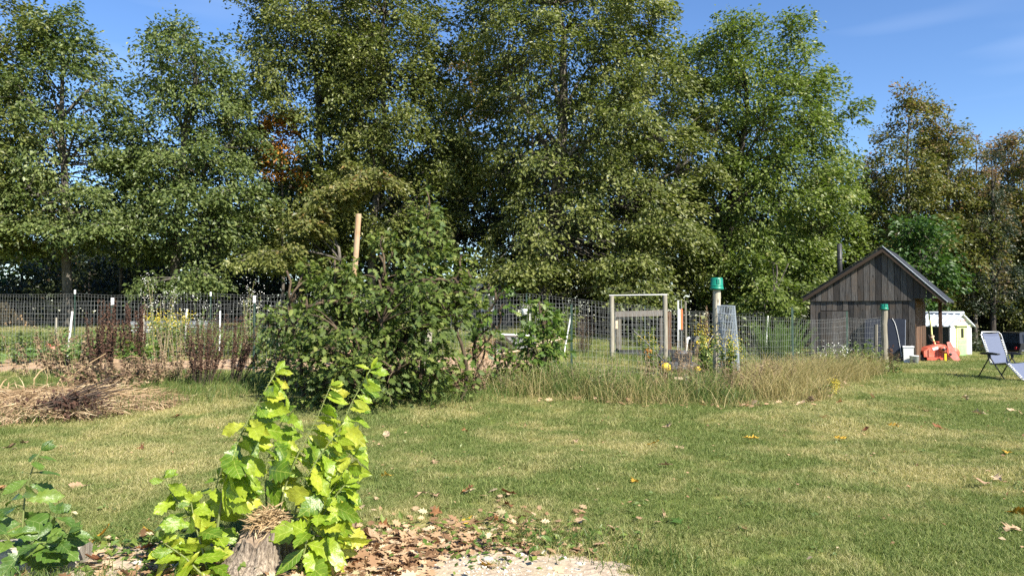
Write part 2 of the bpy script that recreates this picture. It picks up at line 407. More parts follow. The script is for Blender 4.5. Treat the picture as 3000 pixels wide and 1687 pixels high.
# bare worn fringe where the litter lies
fr = ((P[:, 0] + .62) / 1.05) ** 2 + ((P[:, 1] - 5.25) / .62) ** 2 < rng.uniform(.5, 1.1, len(P)); k &= ~(fr & (rng.uniform(size=len(P)) > .3))
k &= P[:, 1] < np.interp(P[:, 0], [-60, -6, 2, 8, 10, 60], [36, 35, 34, 31, 30, 29.5])
P, S = P[k], S[k]
pts = np.column_stack([P, T(P[:, 0], P[:, 1])])
tag(scatter('lawn_grass', pts, S, tufts, M['blade']), 'short mown lawn grass, green with dry straw-coloured patches', 'grass', kind='stuff')

# ------------------------------------------------------------------ foliage generators
def unit(v): return v / (np.linalg.norm(v, axis=-1, keepdims=True) + 1e-9)
L2 = (np.array([(0, 0, 0), (.45, .30, .07), (1, 0, -.06), (.45, -.30, .07)]), np.array([(0, 2, 1), (0, 3, 2)]))
LN = (np.array([(0, 0, 0), (.5, .14, .03), (1, 0, -.08), (.5, -.14, .03)]), np.array([(0, 2, 1), (0, 3, 2)]))
# five-pointed oak / maple leaf for the nearer plants
_o = [(.0, .0), (.16, .05), (.24, .26), (.34, .12), (.50, .36), (.58, .14), (.76, .24), (.80, .09), (1, 0)]
_V = [(u, 0, 0) for u, v in _o] + [(u, v, .10 * v - .10 * u * u) for u, v in _o[1:-1]] + [(u, -v, .10 * v - .10 * u * u) for u, v in _o[1:-1]]
_V = [(u, v, z - (.10 * u * u if i < 9 else 0)) for i, (u, v, z) in enumerate(_V)]
_F = []
for i in range(7):
    a, b_ = i + 1, i + 2
    if i == 0: _F += [(0, 1, 9), (0, 16, 1)]
    if i < 6: _F += [(a, b_, 9 + i + 1), (a, 9 + i + 1, 9 + i), (a, 16 + i + 1, b_), (a, 16 + i, 16 + i + 1)]
    else: _F += [(7, 8, 15), (7, 22, 8)]
LO = (np.array(_V, float), np.array(_F))

def leaves(mb, C, axis, nrm, size, tint, tpl=L2):
    """many leaves at once: C centre, axis along the leaf, nrm its face"""
    n = len(C); axis = unit(axis); side = unit(np.cross(nrm, axis)); up = np.cross(axis, side)
    tv, tf = tpl; size = np.asarray(size).reshape(-1, 1, 1)
    V = C[:, None] + size * (tv[None, :, 0:1] * axis[:, None] + tv[None, :, 1:2] * side[:, None] + tv[None, :, 2:3] * up[:, None])
    Fc = (tf[None] + (np.arange(n) * len(tv))[:, None, None]).reshape(-1, tf.shape[1])
    mb.add(V.reshape(-1, 3), Fc, np.repeat(tint, len(tv)))

def spray(mb, r, C, out, L, n, size, tpl=L2, wind=.25, droop=.35, flat=.15, t0=0.0, tr=1.0, up=.8):
    """a flattened spray of leaves reaching outward"""
    out = unit(np.asarray(out, float)); side = unit(np.cross(out, (0, 0, 1.0))); C = np.asarray(C, float)
    s = r.uniform(-.55, .55, n); wv = (.34 - .25 * np.abs(s + .1)) ; t = r.normal(0, 1, n) * wv
    z = r.normal(0, flat, n) - droop * (s + .5) ** 2 * .6 - .5 * t * t
    P = C + L * (s[:, None] * out + t[:, None] * side) + np.array([0, 0, 1.0]) * (L * z)[:, None]
    ax = out * .8 + side * np.sign(t)[:, None] * r.uniform(.1, .9, n)[:, None] + r.normal(0, .45, (n, 3)) + np.array([wind, 0, -.35])
    nr = np.array([0, -.12, up]) + out * .3 + r.normal(0, .5, (n, 3))
    ti = np.clip(t0 + tr * r.beta(2, 2.2, n), 0, 1)
    leaves(mb, P, ax, nr, size * r.uniform(.5, 1.45, n), ti, tpl)

def make_tree(name, label, trunk_px, D, rows, mat, dens=5.5, nleaf=150, lsize=.153, seed=1, trunk_r=.2, bark_m='bark', cat='tree', group=None,
              extra=(), low=None, shell=.34, tilt=0, L=1.3, tshift=0.0, ttop=0.0, tpl=L2, gaps=(), lat=1.0, zbase=None, forks=9):
    """tree whose crown outline is given at its own depth: rows (py, left, right)"""
    r = np.random.default_rng(seed)
    base = on(trunk_px, D); base = np.array(base)
    Z = []; XL = []; XR = []
    for py, l, rt in rows:
        p = at(l, py, D); q = at(rt, py, D); Z.append(p.z); XL.append(p.x); XR.append(q.x)
    Z = np.array(Z)[::-1]; XL = np.array(XL)[::-1]; XR = np.array(XR)[::-1]
    ztop = Z[-1]; z0 = Z[0]
    area = float(np.sum(((XR - XL)[1:] + (XR - XL)[:-1]) / 2 * np.diff(Z))); n = max(10, int(area * dens))
    # trunk and limbs
    root = thing(name, label, cat, tuple(base), 0, group)
    tb = MB()
    def axis_x(z):
        c = np.interp(z, Z, (XL + XR) / 2); k = sstep(base[2] + (z0 - base[2]) * .5, ztop, z)
        return base[0] * (1 - k) + c * k
    zs = np.linspace(base[2] - .15, ztop - .06 * (ztop - base[2]), 14)
    tw = np.cumsum(r.normal(0, .05, 14)) * .6
    TP = np.stack([axis_x(zs) + tw * 1.0, base[1] + np.cumsum(r.normal(0, .05, 14)) * .6, zs], -1)
    TP[0, :2] = base[:2]; k = (zs - zs[0]) / (zs[-1] - zs[0])
    rad = trunk_r * (1 - k) ** .75 + .015; rad[0] *= 1.45
    tb.tube(TP - base, rad, 9)
    skel = [TP[4:]]; srad = [rad[4:]]
    def envelope(zz, az):
        l = np.interp(zz, Z, XL); rt = np.interp(zz, Z, XR); cx = (l + rt) / 2; rx = (rt - l) / 2; ry = rx * lat
        return cx, rx, ry
    for q in range(forks):
        zz = r.uniform(z0 + .1 * (ztop - z0), ztop - .15 * (ztop - z0)); az = q * 2.4 + r.uniform(-.5, .5); cx, rx, ry = envelope(zz, az)
        tip = np.array([cx + .72 * rx * math.cos(az), base[1] + .72 * ry * math.sin(az), zz])
        zb = max(base[2] + .18 * (ztop - base[2]), zz - r.uniform(.5, 1.0) * (abs(tip[0] - axis_x(zz)) + abs(tip[1] - base[1])) - .4)
        i = np.argmin(abs(zs - zb)); a0 = TP[i]
        t = np.linspace(0, 1, 7)[:, None]; mid = (a0 + tip) / 2 + np.array([0, 0, .12 * (tip[2] - a0[2])]) + r.normal(0, .15, 3)
        Pq = (1 - t) ** 2 * a0 + 2 * t * (1 - t) * mid + t * t * tip
        rq = np.linspace(rad[i] * .55, .02, 7); tb.tube(Pq - base, rq, 6); skel.append(Pq[1:]); srad.append(rq[1:])
    SK = np.concatenate(skel); SR = np.concatenate(srad)
    # clump centres through the crown's volume
    cr = MB(); cnt = 0; ph = r.uniform(0, 6.28, 6)
    def put(c, out, LL, nl, sz):
        d = np.linalg.norm((SK - c) * np.array([1, 1, 1.25]), axis=1) + 1.2 * np.maximum(0, SK[:, 2] - c[2] + .1); i = np.argmin(d)
        a0 = SK[i]; t = np.linspace(0, 1, 4)[:, None]; mid = (a0 + c) / 2 + np.array([0, 0, .1])
        Pq = (1 - t) ** 2 * a0 + 2 * t * (1 - t) * mid + t * t * c
        tb.tube(Pq - base, np.linspace(min(.035, SR[i] * .6 + .006), .006, 4), 3, False)
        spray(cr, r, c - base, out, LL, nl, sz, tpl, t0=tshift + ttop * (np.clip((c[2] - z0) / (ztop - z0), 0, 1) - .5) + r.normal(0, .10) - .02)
    w_ = (XR - XL) + .3
    cdf = np.concatenate([[0], np.cumsum((w_[1:] + w_[:-1]) / 2 * np.diff(Z))]); cdf /= cdf[-1]
    while cnt < n:
        zz = float(np.interp(r.uniform(), cdf, Z)); az = r.uniform(0, 6.28); cx, rx, ry = envelope(zz, az)
        f = r.uniform() ** shell
        lump = 1.02 + .20 * math.sin(az * 3 + ph[0] + zz * .9) * math.sin(zz * 1.7 + ph[1] + az) + .10 * math.sin(az * 5 + zz * 2.3 + ph[2])
        f = min(f * lump, 1.12)
        c = np.array([cx + f * rx * math.cos(az), base[1] + f * ry * math.sin(az), zz])
        px = CX + F_PX * c[0] / c[1]; py = HOR - F_PX * (c[2] - CAM_H) / c[1]
        cnt += 1
        if any(((px - gx) / gw) ** 2 + ((py - gy) / gh) ** 2 < 1 for gx, gy, gw, gh in gaps): continue
        kk = (zz - z0) / (ztop - z0)
        out = np.array([math.cos(az), math.sin(az), r.normal(-.1, .35) + .9 * max(0, kk - .45)])
        put(c, out, L * r.uniform(.7, 1.25), int(nleaf * r.uniform(.7, 1.3)), lsize)
    for (ex, ey, eD, er, en) in extra:      # low limbs that reach out
        cen = np.array(at(ex, ey, eD)); i = np.argmin(abs(zs - max(base[2] + 1.2, cen[2] - .2)))
        a0 = TP[i]; t = np.linspace(0, 1, 7)[:, None]; mid = (a0 + cen) / 2 + np.array([0, 0, .35])
        Pq = (1 - t) ** 2 * a0 + 2 * t * (1 - t) * mid + t * t * cen
        tb.tube(Pq - base, np.linspace(.06, .02, 7), 5); SK = np.concatenate([SK, Pq[3:]]); SR = np.concatenate([SR, np.full(4, .03)])
        for q in range(en):
            a_ = r.uniform(0, 6.28); f = math.sqrt(r.uniform()); c = cen + np.array([er * f * math.cos(a_), er * .8 * f * math.sin(a_), r.normal(0, .13) - .25 * f * f])
            put(c, np.array([math.cos(a_), math.sin(a_) - .3, -.25]), L * .8, int(nleaf * .8), lsize)
    tb.obj('trunk', M[bark_m], root, True)
    tag(cr.obj('crown', M[mat], root), kind='stuff')
    return root

# ------------------------------------------------------------------ trees
TG = 'trees behind the garden'
make_tree('oak_tree', 'oak at the far left edge of the picture, cut by the frame', -75, 30, [(-120, -180, 0), (-40, -260, 45), (60, -300, 80), (170, -300, 70), (260, -310, 45), (380, -320, 90), (480, -330, 120), (620, -320, 150), (720, -260, 120)], 'oak', seed=21, trunk_r=.22, group=TG)
make_tree('oak_tree', 'pointed oak at the left with sky on its right side', 205, 31,
          [(22, 160, 195), (60, 120, 235), (110, 95, 275), (180, 80, 305), (250, 45, 330), (340, 15, 352), (400, 0, 340), (470, -20, 375), (560, -30, 400), (640, -50, 430), (700, -20, 410), (745, 40, 350)],
          'oak_blue', seed=22, trunk_r=.20, group=TG, extra=((90, 640, 29, 1.1, 9), (330, 655, 29, 1.2, 10), (60, 520, 29.5, 1.0, 8)), gaps=((330, 690, 50, 22), (210, 480, 30, 40), (480, 700, 50, 30)))
make_tree('oak_tree', 'second tall oak from the left, its two tips against the sky', 515, 32,
          [(68, 495, 530), (95, 450, 620), (130, 425, 690), (190, 425, 735), (260, 435, 740), (320, 400, 730), (370, 365, 740), (450, 355, 770), (560, 350, 800), (660, 350, 800), (750, 400, 750)],
          'oak_blue', seed=23, trunk_r=.2, group=TG, extra=((520, 815, 28.5, 1.35, 14), (590, 800, 28.2, 1.0, 8), (400, 640, 30, 1.2, 10), (680, 560, 30, 1.1, 8)), gaps=((480, 690, 50, 25),))
make_tree('oak_tree', 'tall oak with a forked dark trunk left of the leaning pole', 930, 35,
          [(-160, 800, 1000), (-60, 730, 1060), (20, 705, 1100), (90, 700, 1120), (150, 730, 1130), (230, 700, 1150), (330, 700, 1170), (450, 720, 1170), (560, 740, 1150), (660, 770, 1100), (760, 800, 1060)],
          'oak', seed=24, trunk_r=.24, group=TG, gaps=((830, 430, 50, 85), (940, 420, 25, 60)), extra=((760, 745, 29, 1.2, 10), (900, 760, 29.5, 1.2, 10)))
make_tree('oak_tree', 'tall narrow oak just right of the leaning pole', 1088, 33.5,
          [(-190, 1040, 1220), (-60, 970, 1280), (40, 940, 1305), (120, 930, 1308), (200, 945, 1310), (290, 955, 1330), (380, 985, 1385), (460, 1000, 1400), (540, 1000, 1380), (640, 1020, 1340), (740, 1080, 1300)],
          'oak', seed=25, trunk_r=.19, group=TG, gaps=((1150, 560, 60, 60), (1050, 590, 50, 50)))
make_tree('oak_tree', 'largest oak, thick pale trunk, in the middle of the tree row', 1607, 33,
          [(-220, 1480, 1760), (-90, 1380, 1880), (20, 1335, 1925), (90, 1325, 2000), (170, 1335, 1990), (270, 1345, 2020), (380, 1360, 2060), (500, 1370, 2085), (620, 1380, 2090), (740, 1400, 2070), (840, 1440, 2010)],
          'oak', seed=26, trunk_r=.36, group=TG, gaps=((1605, 540, 28, 60), (1480, 620, 45, 35), (1700, 700, 45, 30)),
          extra=((1545, 775, 28.5, 1.15, 12), (1470, 790, 28.3, .8, 6), (1580, 760, 28.5, .8, 6), (1850, 765, 28.5, 1.4, 14), (1790, 840, 28, 1.1, 9), (1950, 660, 29, 1.5, 14), (1900, 850, 27.5, 1.2, 10)), forks=13)
make_tree('maple_tree', 'broad rounded light green maple left of the stovepipe', 2085, 34,
          [(82, 2090, 2300), (100, 2030, 2345), (130, 1975, 2360), (190, 1955, 2400), (250, 1955, 2430), (320, 1960, 2475), (390, 1970, 2450), (480, 1980, 2465), (560, 1990, 2470), (650, 2010, 2480), (760, 2030, 2420), (880, 2060, 2320)],
          'maple', seed=27, trunk_r=.27, group=TG, dens=6.4, nleaf=150, lsize=.15, gaps=((2100, 420, 55, 45), (2090, 600, 45, 80), (2330, 555, 40, 30), (2200, 560, 40, 30)), bark_m='bark_dark', forks=13)
make_tree('maple_tree', 'young light green maple behind the stovepipe', 2440, 37, [(430, 2405, 2440), (480, 2370, 2480), (560, 2345, 2520), (650, 2330, 2545), (760, 2330, 2560), (880, 2340, 2540)], 'maple', seed=28, trunk_r=.1, group=TG, lsize=.16)
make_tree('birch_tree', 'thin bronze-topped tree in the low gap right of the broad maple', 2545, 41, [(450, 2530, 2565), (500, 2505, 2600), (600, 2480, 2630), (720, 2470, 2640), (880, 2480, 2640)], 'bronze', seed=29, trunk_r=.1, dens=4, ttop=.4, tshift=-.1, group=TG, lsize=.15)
AG = 'tall autumn trees at the right'
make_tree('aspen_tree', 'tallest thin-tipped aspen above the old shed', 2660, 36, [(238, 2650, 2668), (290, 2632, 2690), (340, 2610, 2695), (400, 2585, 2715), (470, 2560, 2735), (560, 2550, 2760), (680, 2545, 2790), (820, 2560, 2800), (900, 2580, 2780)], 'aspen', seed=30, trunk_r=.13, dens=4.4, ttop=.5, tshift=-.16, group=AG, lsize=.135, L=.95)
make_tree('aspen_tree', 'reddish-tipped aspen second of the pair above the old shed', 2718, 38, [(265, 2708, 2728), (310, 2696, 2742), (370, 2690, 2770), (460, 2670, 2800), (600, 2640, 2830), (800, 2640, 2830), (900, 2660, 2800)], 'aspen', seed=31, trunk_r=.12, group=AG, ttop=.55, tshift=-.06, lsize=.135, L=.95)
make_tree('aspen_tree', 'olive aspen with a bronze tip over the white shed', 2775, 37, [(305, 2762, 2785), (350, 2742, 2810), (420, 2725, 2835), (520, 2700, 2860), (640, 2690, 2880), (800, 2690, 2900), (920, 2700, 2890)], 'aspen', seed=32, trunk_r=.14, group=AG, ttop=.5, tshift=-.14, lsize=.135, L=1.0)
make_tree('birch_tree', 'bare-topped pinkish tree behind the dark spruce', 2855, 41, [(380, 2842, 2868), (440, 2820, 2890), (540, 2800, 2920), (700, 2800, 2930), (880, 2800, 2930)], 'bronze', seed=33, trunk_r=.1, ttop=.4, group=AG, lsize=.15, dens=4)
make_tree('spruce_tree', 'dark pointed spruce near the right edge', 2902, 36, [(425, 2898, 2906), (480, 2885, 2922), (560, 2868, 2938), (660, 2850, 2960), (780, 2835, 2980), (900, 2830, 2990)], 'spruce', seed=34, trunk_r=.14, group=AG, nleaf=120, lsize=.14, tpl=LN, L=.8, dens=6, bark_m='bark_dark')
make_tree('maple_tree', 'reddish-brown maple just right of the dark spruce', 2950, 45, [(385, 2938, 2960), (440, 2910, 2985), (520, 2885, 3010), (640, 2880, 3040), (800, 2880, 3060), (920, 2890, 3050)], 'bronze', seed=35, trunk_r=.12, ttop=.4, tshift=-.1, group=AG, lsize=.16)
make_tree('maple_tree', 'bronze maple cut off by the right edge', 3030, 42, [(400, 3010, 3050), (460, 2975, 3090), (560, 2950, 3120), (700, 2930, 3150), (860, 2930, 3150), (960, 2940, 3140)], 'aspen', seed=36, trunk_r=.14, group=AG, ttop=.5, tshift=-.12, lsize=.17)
make_tree('maple_tree', 'dark green maple close behind the old shed roof', 2690, 30.5, [(640, 2650, 2720), (690, 2620, 2765), (760, 2610, 2790), (850, 2630, 2800), (930, 2650, 2790)], 'darkgreen', seed=37, trunk_r=.1, group=AG, lsize=.18)
make_tree('hazel_bush', 'light green bushy tree left of the old shed', 2245, 28, [(735, 2210, 2290), (770, 2180, 2330), (830, 2165, 2350), (900, 2170, 2345), (960, 2190, 2320)], 'maple', seed=38, trunk_r=.06, lsize=.15, L=.8, dens=6, group=TG)
make_tree('oak_tree', 'small yellowing oak with layered branches left of the leaning pole', 1005, 29.5, [(480, 990, 1075), (515, 960, 1180), (560, 975, 1100), (620, 860, 1010), (680, 850, 960), (720, 870, 1000)], 'yellowgreen', seed=39, trunk_r=.08, lsize=.17, group=TG, dens=3.2,
          extra=((1020, 545, 28.5, 1.0, 8), (1110, 515, 28.5, .9, 8), (900, 640, 28, .8, 6), (930, 610, 28, .7, 5), (830, 740, 27.5, 1.0, 8)), L=.9)
make_tree('maple_tree', 'orange-leaved tree glimpsed between the left oaks', 835, 33.2, [(345, 815, 850), (390, 790, 865), (450, 785, 880), (520, 800, 870)], 'orange', seed=40, trunk_r=.06, lsize=.14, dens=5, group=TG)
make_tree('maple_tree', 'russet tree top between the two biggest oaks', 1340, 42, [(100, 1320, 1370), (170, 1300, 1400), (280, 1290, 1420), (400, 1290, 1430), (600, 1300, 1430), (700, 1300, 1430)], 'aspen', seed=41, trunk_r=.12, lsize=.18, dens=2.6, tshift=.12, group=TG)
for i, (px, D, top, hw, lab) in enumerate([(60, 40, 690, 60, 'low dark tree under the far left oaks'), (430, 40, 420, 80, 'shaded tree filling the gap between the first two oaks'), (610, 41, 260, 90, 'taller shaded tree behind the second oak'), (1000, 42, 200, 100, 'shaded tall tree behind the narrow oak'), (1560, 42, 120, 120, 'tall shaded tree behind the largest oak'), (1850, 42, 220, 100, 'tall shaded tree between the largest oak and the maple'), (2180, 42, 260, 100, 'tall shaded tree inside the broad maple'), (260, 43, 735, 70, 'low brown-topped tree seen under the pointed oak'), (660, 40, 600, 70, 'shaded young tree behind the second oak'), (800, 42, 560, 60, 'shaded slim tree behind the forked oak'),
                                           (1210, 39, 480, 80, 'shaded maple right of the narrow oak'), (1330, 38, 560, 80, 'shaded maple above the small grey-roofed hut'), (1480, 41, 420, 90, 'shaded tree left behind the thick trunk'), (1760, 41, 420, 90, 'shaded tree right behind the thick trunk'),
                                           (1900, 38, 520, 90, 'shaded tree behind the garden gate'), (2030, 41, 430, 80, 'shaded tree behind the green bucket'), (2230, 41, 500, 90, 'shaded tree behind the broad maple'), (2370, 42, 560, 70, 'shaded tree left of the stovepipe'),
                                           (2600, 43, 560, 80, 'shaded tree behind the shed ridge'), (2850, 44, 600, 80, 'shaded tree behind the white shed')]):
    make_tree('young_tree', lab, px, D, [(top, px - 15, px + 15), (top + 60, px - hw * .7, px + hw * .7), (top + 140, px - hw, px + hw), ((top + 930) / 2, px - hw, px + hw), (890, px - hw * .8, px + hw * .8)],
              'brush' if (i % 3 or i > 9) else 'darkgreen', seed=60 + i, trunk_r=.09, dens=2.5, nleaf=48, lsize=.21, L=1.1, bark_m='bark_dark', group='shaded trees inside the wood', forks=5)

# slim trunks in the shade
for i, (px, D) in enumerate([(345, 36.5), (640, 37), (1180, 36), (1425, 38), (1725, 37), (1985, 38), (2145, 37), (2490, 38.5)]):
    b0 = on(px, D); r = np.random.default_rng(90 + i)
    lab = ['slim trunk in the shade between the first two oaks', 'slim trunk in the shade right of the second oak', 'slim trunk in the shade right of the narrow oak', 'slim trunk in the shade by the grey-roofed hut',
           'slim trunk in the shade right of the thick oak', 'slim trunk in the shade behind the gate bar', 'slim trunk in the shade under the broad maple', 'slim trunk in the shade by the stovepipe'][i]
    root = thing('slim_tree', lab, 'tree', tuple(b0), 0, 'shaded trees inside the wood')
    z = np.linspace(-.1, 9, 8); mb = MB(); mb.tube(np.stack([np.cumsum(r.normal(0, .08, 8)), np.cumsum(r.normal(0, .08, 8)), z], -1), np.linspace(.10, .03, 8), 7)
    mb.obj('trunk', M['bark'], root, True)
    cr = MB()
    for q in range(16):
        a_ = r.uniform(0, 6.28); zz = r.uniform(3.5, 9); f = r.uniform(.4, 1.5)
        spray(cr, r, (f * math.cos(a_), f * math.sin(a_), zz), (math.cos(a_), math.sin(a_), -.1), 1.0, 60, .18)
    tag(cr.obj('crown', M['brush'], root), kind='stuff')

# the wood behind, one mass
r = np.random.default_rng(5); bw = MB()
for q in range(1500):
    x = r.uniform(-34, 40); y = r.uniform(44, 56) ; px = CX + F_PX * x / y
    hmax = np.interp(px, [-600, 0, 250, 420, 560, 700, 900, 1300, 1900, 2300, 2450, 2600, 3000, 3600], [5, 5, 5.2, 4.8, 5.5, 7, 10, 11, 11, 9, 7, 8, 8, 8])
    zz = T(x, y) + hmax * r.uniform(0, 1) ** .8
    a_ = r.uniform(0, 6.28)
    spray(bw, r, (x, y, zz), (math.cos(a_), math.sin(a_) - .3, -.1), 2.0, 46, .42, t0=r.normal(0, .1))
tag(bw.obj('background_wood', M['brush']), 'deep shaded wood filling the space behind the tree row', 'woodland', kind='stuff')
# scrub along the edge of the wood
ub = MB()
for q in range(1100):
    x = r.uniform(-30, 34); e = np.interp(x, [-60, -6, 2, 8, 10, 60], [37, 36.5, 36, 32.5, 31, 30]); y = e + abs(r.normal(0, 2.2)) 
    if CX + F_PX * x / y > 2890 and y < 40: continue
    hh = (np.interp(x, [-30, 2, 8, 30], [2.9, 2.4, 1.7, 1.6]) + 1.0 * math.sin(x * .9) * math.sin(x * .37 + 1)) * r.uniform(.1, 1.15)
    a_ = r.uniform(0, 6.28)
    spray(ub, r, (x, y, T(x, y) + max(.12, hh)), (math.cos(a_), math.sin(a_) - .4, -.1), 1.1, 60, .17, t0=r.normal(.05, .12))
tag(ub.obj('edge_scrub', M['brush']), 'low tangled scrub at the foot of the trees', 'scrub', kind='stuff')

# ------------------------------------------------------------------ materials for built things
def wood(name, c1, c2, c3, sc=9, axis=2, rough=.85):
    """weathered board: grain along one axis, each board its own shade"""
    m, nt, b, o = new_mat(name)
    mpv = [6, 6, 6]; mpv[axis] = .35
    t = nt.nodes.new('ShaderNodeTexCoord'); oi = nt.nodes.new('ShaderNodeObjectInfo')
    ad = nt.nodes.new('ShaderNodeVectorMath'); ad.operation = 'ADD'
    cmb = nt.nodes.new('ShaderNodeCombineXYZ'); rn = math_n(nt, 'MULTIPLY', oi.outputs['Random'], 37.0)
    for i in range(3): nt.links.new(rn, cmb.inputs[i])
    nt.links.new(t.outputs['Object'], ad.inputs[0]); nt.links.new(cmb.outputs[0], ad.inputs[1])
    n = noise(nt, sc, 6, .65, vec=ad.outputs[0], mapping=tuple(mpv)); n2 = noise(nt, 2.2, 4, .6, vec=ad.outputs[0])
    kn = nt.nodes.new('ShaderNodeTexVoronoi'); kn.inputs['Scale'].default_value = 2.6
    mp_ = nt.nodes.new('ShaderNodeMapping'); s_ = [2.2, 2.2, 2.2]; s_[axis] = .8; mp_.inputs['Scale'].default_value = s_
    nt.links.new(ad.outputs[0], mp_.inputs[0]); nt.links.new(mp_.outputs[0], kn.inputs['Vector'])
    r = ramp(nt, [(.32, c1), (.68, c2)]); nt.links.new(n.outputs[0], r.inputs[0])
    r2 = ramp(nt, [(.45, (0, 0, 0)), (.72, (1, 1, 1))]); nt.links.new(n2.outputs[0], r2.inputs[0])
    col = mixc(nt, r2.outputs[0], r.outputs[0], c3)
    r3 = ramp(nt, [(.06, (.25, .22, .2)), (.13, (1, 1, 1))]); nt.links.new(kn.outputs['Distance'], r3.inputs[0])
    col = mixc(nt, 1.0, col, r3.outputs[0], 'MULTIPLY')
    r4 = ramp(nt, [(0, (.45, .44, .44)), (1, (1.5, 1.46, 1.4))]); nt.links.new(oi.outputs['Random'], r4.inputs[0])
    col = mixc(nt, 1.0, col, r4.outputs[0], 'MULTIPLY')
    nt.links.new(col, b.inputs['Base Color']); b.inputs['Roughness'].default_value = rough; b.inputs['Specular IOR Level'].default_value = .2
    bump(nt, b, n.outputs[0], .5, .01)
    return m
M['oldboard'] = wood('weathered_barn_board', (.024, .023, .023), (.125, .118, .114), (.085, .068, .055))
M['brownboard'] = wood('brown_barn_board', (.05, .03, .02), (.17, .10, .062), (.09, .06, .045))
M['rake'] = wood('dark_rake_board', (.035, .026, .02), (.10, .07, .05), (.06, .045, .035), axis=0)
M['greypost'] = wood('grey_weathered_post', (.16, .15, .125), (.36, .34, .28), (.24, .22, .17))
M['darkpost'] = wood('dark_old_timber', (.075, .07, .065), (.18, .165, .15), (.10, .09, .08))
M['redpole'] = wood('peeled_reddish_pole', (.26, .16, .09), (.46, .32, .20), (.40, .31, .22))
M['paleend'] = surf('fresh_cut_wood', (.45, .34, .22), (.62, .5, .35), 10)
M['metalroof'] = surf('grey_metal_roof', (.36, .38, .40), (.50, .52, .54), 3, .45, .6, bmp=.05)
M['whitemetal'] = surf('white_ribbed_metal', (.50, .55, .60), (.62, .66, .71), 2, .4, 0, bmp=.03)
M['whitewall'] = surf('white_painted_board', (.50, .52, .54), (.62, .63, .65), 5, .7, c3=(.52, .5, .45), scale2=3)
M['pipe'] = surf('black_stove_pipe', (.012, .012, .014), (.04, .04, .042), 6, .5)
M['black'] = surf('black_plastic', (.012, .012, .013), (.03, .03, .032), 8, .5)
M['navy'] = surf('dark_vinyl_panel', (.016, .020, .032), (.024, .030, .046), 2, .75, bmp=.05, spec=.25)
M['whiteplastic'] = surf('white_plastic', (.62, .62, .60), (.74, .74, .72), 4, .45, bmp=.03)
M['greenplastic'] = surf('green_plastic_bucket', (.004, .13, .085), (.010, .20, .13), 3, .38, bmp=.03, spec=.5)
M['redpaint'] = surf('faded_red_paint', (.48, .075, .045), (.66, .14, .085), 5, .5, c3=(.62, .22, .16), scale2=4)
M['pinkpaint'] = surf('sun_bleached_red_steel', (.60, .19, .16), (.72, .28, .24), 6, .55, c3=(.50, .16, .12), scale2=5)
M['yellow'] = surf('yellow_plastic', (.62, .42, .01), (.78, .56, .03), 5, .45, bmp=.03)
M['limepaint'] = surf('lime_painted_frame', (.50, .56, .22), (.62, .66, .30), 5, .6)
M['greenpaint'] = surf('pale_green_door_paint', (.22, .46, .17), (.30, .54, .24), 5, .6)
M['glass'] = surf('dark_glass', (.010, .012, .014), (.02, .022, .026), 2, .06, bmp=0, spec=.8)
M['wire'] = surf('galvanised_wire', (.17, .175, .17), (.27, .28, .27), 9, .6, 0, bmp=0)
M['wireblue'] = surf('new_galvanised_wire', (.20, .235, .27), (.30, .34, .38), 9, .5, .2, bmp=0)
M['tpost'] = surf('dark_green_steel_post', (.012, .030, .022), (.03, .06, .045), 9, .5)
M['white'] = surf('white_paint', (.74, .74, .72), (.82, .82, .80), 5, .5, bmp=.02)
M['sling'] = surf('blue_grey_sling', (.075, .092, .15), (.105, .125, .19), 60, .8, bmp=.1)
M['slingtop'] = surf('dark_blue_headrest', (.06, .075, .13), (.085, .10, .16), 60, .8, bmp=.1)
M['silver'] = surf('silver_tube', (.42, .42, .43), (.5, .5, .5), 5, .35, .7, bmp=0)
M['steelgrey'] = surf('grey_poly_tray', (.22, .24, .25), (.33, .35, .36), 5, .5, bmp=.05)
M['carpaint'] = surf('black_car_paint', (.012, .013, .015), (.02, .021, .024), 2, .2, bmp=0, spec=.6)
M['tyre'] = surf('black_rubber', (.012, .012, .012), (.028, .027, .026), 12, .85)
M['orangep'] = surf('orange_plastic', (.66, .13, .03), (.78, .2, .06), 5, .5, bmp=.02)
M['greydeck'] = surf('grey_mower_deck', (.06, .06, .065), (.13, .13, .135), 6, .45)
M['logbark'] = bark('log_bark', (.06, .045, .03), (.16, .12, .085), 8)
M['logend'] = surf('cut_log_end', (.34, .19, .085), (.60, .40, .21), 9, .85)
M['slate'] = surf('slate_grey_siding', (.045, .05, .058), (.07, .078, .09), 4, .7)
M['redprint'] = surf('red_print', (.55, .03, .03), (.6, .05, .05), 3)

